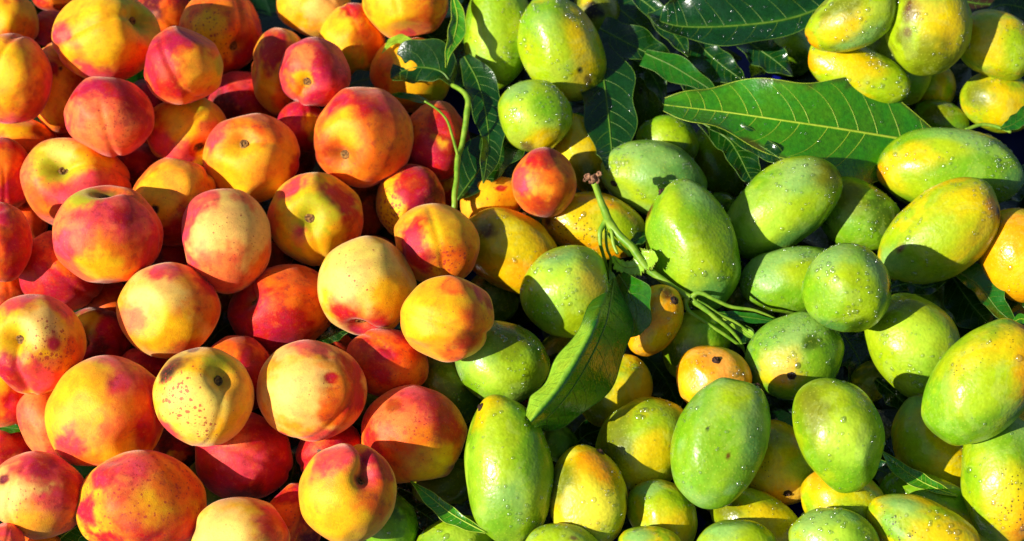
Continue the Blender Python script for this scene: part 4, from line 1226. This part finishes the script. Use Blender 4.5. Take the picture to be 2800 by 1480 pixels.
leaf([(1736, -14), (1790, 28), (1832, 80), (1862, 120), (1882, 156)], [16, 28, 26, 20, 1], [16, 28, 28, 18, 1], 1.2, .105, 'bl', 'narrow glossy leaf pointing down left of the widest top leaf', wave=3, drops=8)
leaf([(1640, 78), (1683, 101), (1758, 139), (1812, 160), (1852, 174)], [35, 46, 52, 28, 1], [38, 50, 26, 14, 1], 1.3, .10, 'dk', 'dark leaf right of the black blotched mango', wave=4)
leaf([(1764, 146), (1838, 180), (1913, 226), (1955, 253), (1982, 266)], [10, 32, 24, 9, 1], [34, 40, 20, 7, 1], 1.35, .104, 'md', 'mid green wavy leaf with tip over the big bright leaf', wave=4)
leaf([(1888, 92), (1930, 140), (1970, 175), (2010, 205), (2038, 224)], [14, 34, 34, 24, 1], [30, 52, 50, 32, 1], 1.2, .095, 'bl', 'glossy leaf just above the big bright leaf', wave=3, drops=16)
leaf([(1640, -20), (1700, 30), (1760, 80), (1810, 120)], [50, 60, 50, 2], [40, 60, 55, 2], 1.0, .085, 'dk', 'dark shaded leaf at the top edge right of the blotched mango', wave=4)
leaf([(2030, 105), (2080, 138), (2125, 170), (2168, 208)], [20, 42, 36, 1], [25, 42, 34, 1], 1.0, .09, 'bl', 'glossy dark leaf left of the green mango between the top leaves', wave=3)
leaf([(2060, 60), (2110, 70), (2160, 62), (2200, 40)], [20, 26, 22, 1], [16, 30, 24, 1], 1.6, .11, 'bl', 'short glossy leaf touching the orange tipped mango at the top', wave=3, drops=10)
leaf([(1720, 158), (1768, 188), (1800, 235), (1818, 288)], [14, 28, 24, 1], [20, 30, 24, 1], 0.9, .085, 'dk', 'dark wavy edged leaf left of the torn leaf tip', wave=5)
leaf([(1850, 190), (1900, 215), (1960, 240), (2010, 270)], [20, 40, 40, 2], [20, 45, 45, 2], 1.0, .08, 'dk', 'dark leaf hidden behind the torn bright leaf tip', wave=3)
leaf([(1912, 332), (1986, 377), (2016, 416), (2044, 472), (2062, 506)], [10, 42, 52, 40, 1], [10, 36, 32, 26, 1], 1.15, .095, 'dk', 'dark leaf hanging below the left part of the big bright leaf', wave=5)
leaf([(1944, 340), (2012, 362), (2078, 398), (2130, 432), (2154, 458)], [18, 24, 26, 18, 1], [12, 24, 30, 18, 1], 1.5, .105, 'dk', 'wavy dark leaf tucked under the big bright leaf', wave=6)
leaf([(1240, -6), (1251, 48), (1242, 100), (1226, 142), (1219, 186)], [6, 22, 24, 9, 1], [6, 18, 18, 8, 1], 2.0, .13, 'br', 'small upright light green leaf left of the tall top mango', wave=4, fold=.5, edge=.35)
leaf([(1270, 155), (1306, 222), (1326, 300), (1336, 372), (1331, 440), (1321, 502)], [18, 46, 52, 46, 30, 1], [18, 36, 36, 20, 17, 1], 1.5, .105, 'dk', 'long wavy dark leaf hanging right of the thin green stem', wave=7, fold=.15, waven=2.2)
leaf([(1250, 548), (1290, 492), (1335, 436), (1390, 388), (1432, 350)], [2, 50, 70, 60, 16], [2, 42, 52, 52, 16], 1.3, .095, 'dk', 'broad dark leaf behind the small lone orange peach', wave=4)
leaf([(1120, 50), (1180, 105), (1240, 165), (1275, 235)], [30, 60, 60, 20], [30, 60, 60, 20], 0.9, .075, 'dk', 'shaded dark leaf deep behind the sprig', wave=4)
leaf([(1124, 112), (1098, 106), (1070, 115), (1044, 146)], [5, 12, 10, 1], [5, 12, 10, 1], 1.5, .11, 'un', 'small curled pale leaf on the half hidden yellow peach', wave=2, veins=False)
leaf([(1328, 1456), (1270, 1426), (1225, 1398), (1180, 1362), (1122, 1315)], [3, 22, 28, 22, 1], [2, 12, 16, 14, 1], 1.98, .10, 'br', 'pointed bright leaf at the bottom left of the longest green mango', wave=3, fold=.2, drops=4)
leaf([(1070, 1335), (1130, 1385), (1180, 1420), (1230, 1455)], [10, 34, 34, 2], [10, 34, 34, 2], 0.9, .05, 'dk', 'dark glossy leaf in the gap below the big pink crowned peach', wave=3, drops=10)
leaf([(1225, 1385), (1280, 1415), (1325, 1470)], [8, 34, 2], [8, 30, 2], 1.2, .06, 'dk', 'dark leaf behind the pointed bright leaf', wave=3)
leaf([(2618, 1357), (2562, 1336), (2515, 1314), (2465, 1280), (2408, 1231)], [1, 12, 20, 26, 1], [1, 15, 20, 14, 1], 1.98, .10, 'br', 'narrow bright leaf pointing at the upright half shadowed mango', wave=3, fold=.2, drops=6, edge=.2)
leaf([(2300, 905), (2330, 950), (2352, 1000), (2330, 1060)], [16, 52, 50, 6], [16, 48, 45, 6], 0.7, .05, 'dk', 'dark leaf under the yellow ringed mango', wave=3)
leaf([(2596, 745), (2640, 810), (2680, 860), (2725, 905)], [24, 62, 55, 12], [24, 62, 55, 12], 0.8, .07, 'dk', 'broad dark leaf above the big speckled mango', wave=4)
leaf([(2605, 738), (2665, 772), (2702, 812), (2732, 850), (2790, 898)], [14, 50, 48, 30, 1], [8, 22, 22, 18, 1], 1.3, .09, 'md', 'wavy edged leaf below the orange mango at the right edge', wave=5)
leaf([(2736, 790), (2790, 832), (2840, 876)], [14, 44, 2], [14, 40, 2], 1.0, .08, 'dk', 'dark leaf cut by the right edge under the orange mango', wave=3)
leaf([(2764, 888), (2792, 872), (2830, 884)], [2, 14, 6], [2, 14, 6], 1.9, .105, 'br', 'small bright leaf tip at the right edge above the speckled mango', wave=2)
leaf([(2395, 1045), (2422, 1120), (2432, 1190), (2415, 1262), (2386, 1335)], [18, 52, 52, 40, 4], [18, 48, 48, 36, 4], 0.7, .035, 'dk', 'long dark leaf in the gap right of the upright half shadowed mango', wave=3)
leaf([(2395, 1038), (2450, 1082), (2500, 1130)], [10, 34, 3], [10, 32, 3], 0.9, .06, 'dk', 'dark leaf under the half shaded lime mango', wave=3)
leaf([(2370, 1270), (2425, 1296), (2480, 1336)], [10, 34, 3], [10, 34, 3], 0.9, .055, 'bl', 'dark glossy leaf beside the narrow bright leaf', wave=3, drops=8)
leaf([(2425, 792), (2480, 776), (2530, 786), (2585, 768)], [8, 20, 22, 4], [8, 20, 22, 4], 1.2, .09, 'dk', 'crinkled dark leaf under the tilted yellow green mango', wave=6)
leaf([(2736, 352), (2770, 340), (2820, 306)], [3, 20, 24], [3, 16, 20], 1.8, .11, 'md', 'green leaf tip at the right edge above the long green mango', wave=2)
leaf([(2726, 540), (2770, 512), (2825, 478)], [12, 44, 40], [12, 40, 40], 1.1, .085, 'dk', 'dark leaf at the right edge beside the long green mango', wave=3)
leaf([(2694, 34), (2740, 14), (2790, 20), (2840, 44)], [3, 22, 38, 20], [3, 18, 30, 20], 1.3, .11, 'dk', 'dark leaf in the top right corner', wave=3)
leaf([(2570, -10), (2640, 4), (2700, 12), (2780, 6)], [24, 34, 34, 20], [24, 34, 34, 20], 0.8, .07, 'bw', 'dry brown leaf at the top edge near the right corner', wave=3)
leaf([(1752, 960), (1800, 1010), (1832, 1060), (1856, 1115)], [16, 52, 52, 8], [16, 50, 50, 8], 0.9, .05, 'dk', 'dark leaf left of the star scarred orange mango', wave=3)
leaf([(1560, 1236), (1600, 1192), (1650, 1178), (1700, 1210)], [8, 32, 28, 2], [8, 30, 24, 2], 0.9, .045, 'dk', 'dark leaf above the bright yellow mango with orange top', wave=3)
leaf([(130, 1510), (172, 1466), (212, 1440), (252, 1424)], [8, 36, 32, 1], [8, 34, 30, 1], 0.95, .08, 'br', 'green leaf under the marbled peach near bottom left corner', wave=3)
leaf([(834, 1214), (806, 1270), (792, 1330), (782, 1366)], [10, 32, 28, 3], [10, 32, 28, 3], 0.9, .06, 'dk', 'dark leaf between raspberry red and cleft peaches', wave=3)
leaf([(866, 934), (910, 914), (956, 902)], [6, 24, 3], [6, 22, 3], 0.9, .07, 'dk', 'dark leaf under the wide crimson sided peach', wave=2)
leaf([(560, 950), (600, 906), (642, 880), (690, 868)], [8, 32, 30, 3], [8, 32, 30, 3], 0.7, .06, 'dk', 'dark leaf right of the smooth pale orange peach', wave=3)
leaf([(-14, 1164), (30, 1170), (80, 1176)], [4, 14, 1], [4, 14, 1], 0.8, .07, 'md', 'green leaf sliver at the left edge above the plain red peach', wave=2)
leaf([(936, 244), (990, 220), (1056, 208)], [8, 28, 4], [8, 28, 4], 1.0, .08, 'dk', 'dark leaf above the largest round orange peach', wave=2)
leaf([(2230, 905), (2150, 1060), (2090, 1120), (2040, 1150)], [10, 34, 28, 2], [10, 34, 28, 2], 0.8, .045, 'dk', 'wet dark leaf under the green mango with yellow ring', wave=3, drops=14)


def loose_stem(pts, rads, layer, h, label):
    pth, t = stem_path(pts, layer, h, [.003, .003])
    k = [int(round(i * 25 / (len(pts) - 1))) for i in range(len(pts))]
    v, f = px_tube(pts, rads, [t[q] for q in k], 30)
    add_obj('plant_stem', poly_mesh('plant_stem', v - pth[0], f, M_STEM), loc=pth[0], label=label, cat='stem')


loose_stem([(2598, 195), (2606, 240), (2618, 290), (2642, 356)], [10, 10, 10, 9], 0.5, .04, 'thick shaded green stem left of the right edge mangoes')
loose_stem([(2640, 356), (2680, 342), (2722, 345), (2764, 362)], [5, 5, 5, 4], 1.5, .10, 'thin curved green stem above the long green mango')
loose_stem([(2414, 1330), (2428, 1358), (2446, 1392)], [9, 9, 9], 0.5, .03, 'short green stem over the blue gap near the bottom')


# dark leaf litter covering most of the sheet, one mass nobody could count
def litter():
    vs, fs, cs, n = [], [], [], 0
    rnd = np.random.default_rng(77)
    blue = [(1600, 1172), (1830, 1340), (1930, 1440), (2115, 1120), (2180, 1400), (2420, 1370)]
    for q in range(420):
        px, py = rnd.uniform(-150, 2950), rnd.uniform(-150, 1620)
        if min((px - x) ** 2 + (py - y) ** 2 for x, y in blue) < 105 ** 2:
            continue
        z = 0.026 + 0.022 * rnd.random()
        c0 = CAM + ray(px, py) * at_height(px, py, z)
        th = rnd.random() * 6.28
        ln, wd = rnd.uniform(.05, .10), rnd.uniform(.012, .022)
        u = np.linspace(-1, 1, 12)[:, None]
        v = np.linspace(-1, 1, 5)[None]
        w = wd * np.sqrt(np.clip(1 - u ** 2, 0.001, 1))
        x, y = u * ln + 0 * v, w * v
        zz = .006 * np.abs(v) * rnd.random() + .012 * rnd.normal() * u ** 2 + .003 * np.sin(u * 9 + th) * v ** 2 + .006 * rnd.normal() * u
        P = np.stack([x * math.cos(th) - y * math.sin(th), x * math.sin(th) + y * math.cos(th), np.maximum(zz + z, .021)], -1).reshape(-1, 3)
        P[:, :2] += c0[:2]
        i, j = np.meshgrid(np.arange(11), np.arange(4), indexing='ij')
        a = (i * 5 + j).ravel() + n
        vs.append(P)
        fs.append(np.stack([a, a + 1, a + 6, a + 5], 1))
        cs.append((lin(LEAFC['dk']) * rnd.uniform(.3, .7))[None].repeat(60, 0))  # leaf green darkened so the gaps stay dark where sun reaches
        n += 60
    me = mesh_np('leaf_litter', np.concatenate(vs), np.concatenate(fs), M_LEAF)
    set_col(me, 'skin', np.concatenate([np.concatenate(cs), np.ones((n, 1))], 1))
    add_obj('leaf_litter', me, kind='stuff', label='dark leaves carpeting the sheet under the fruit', cat='leaves')


litter()
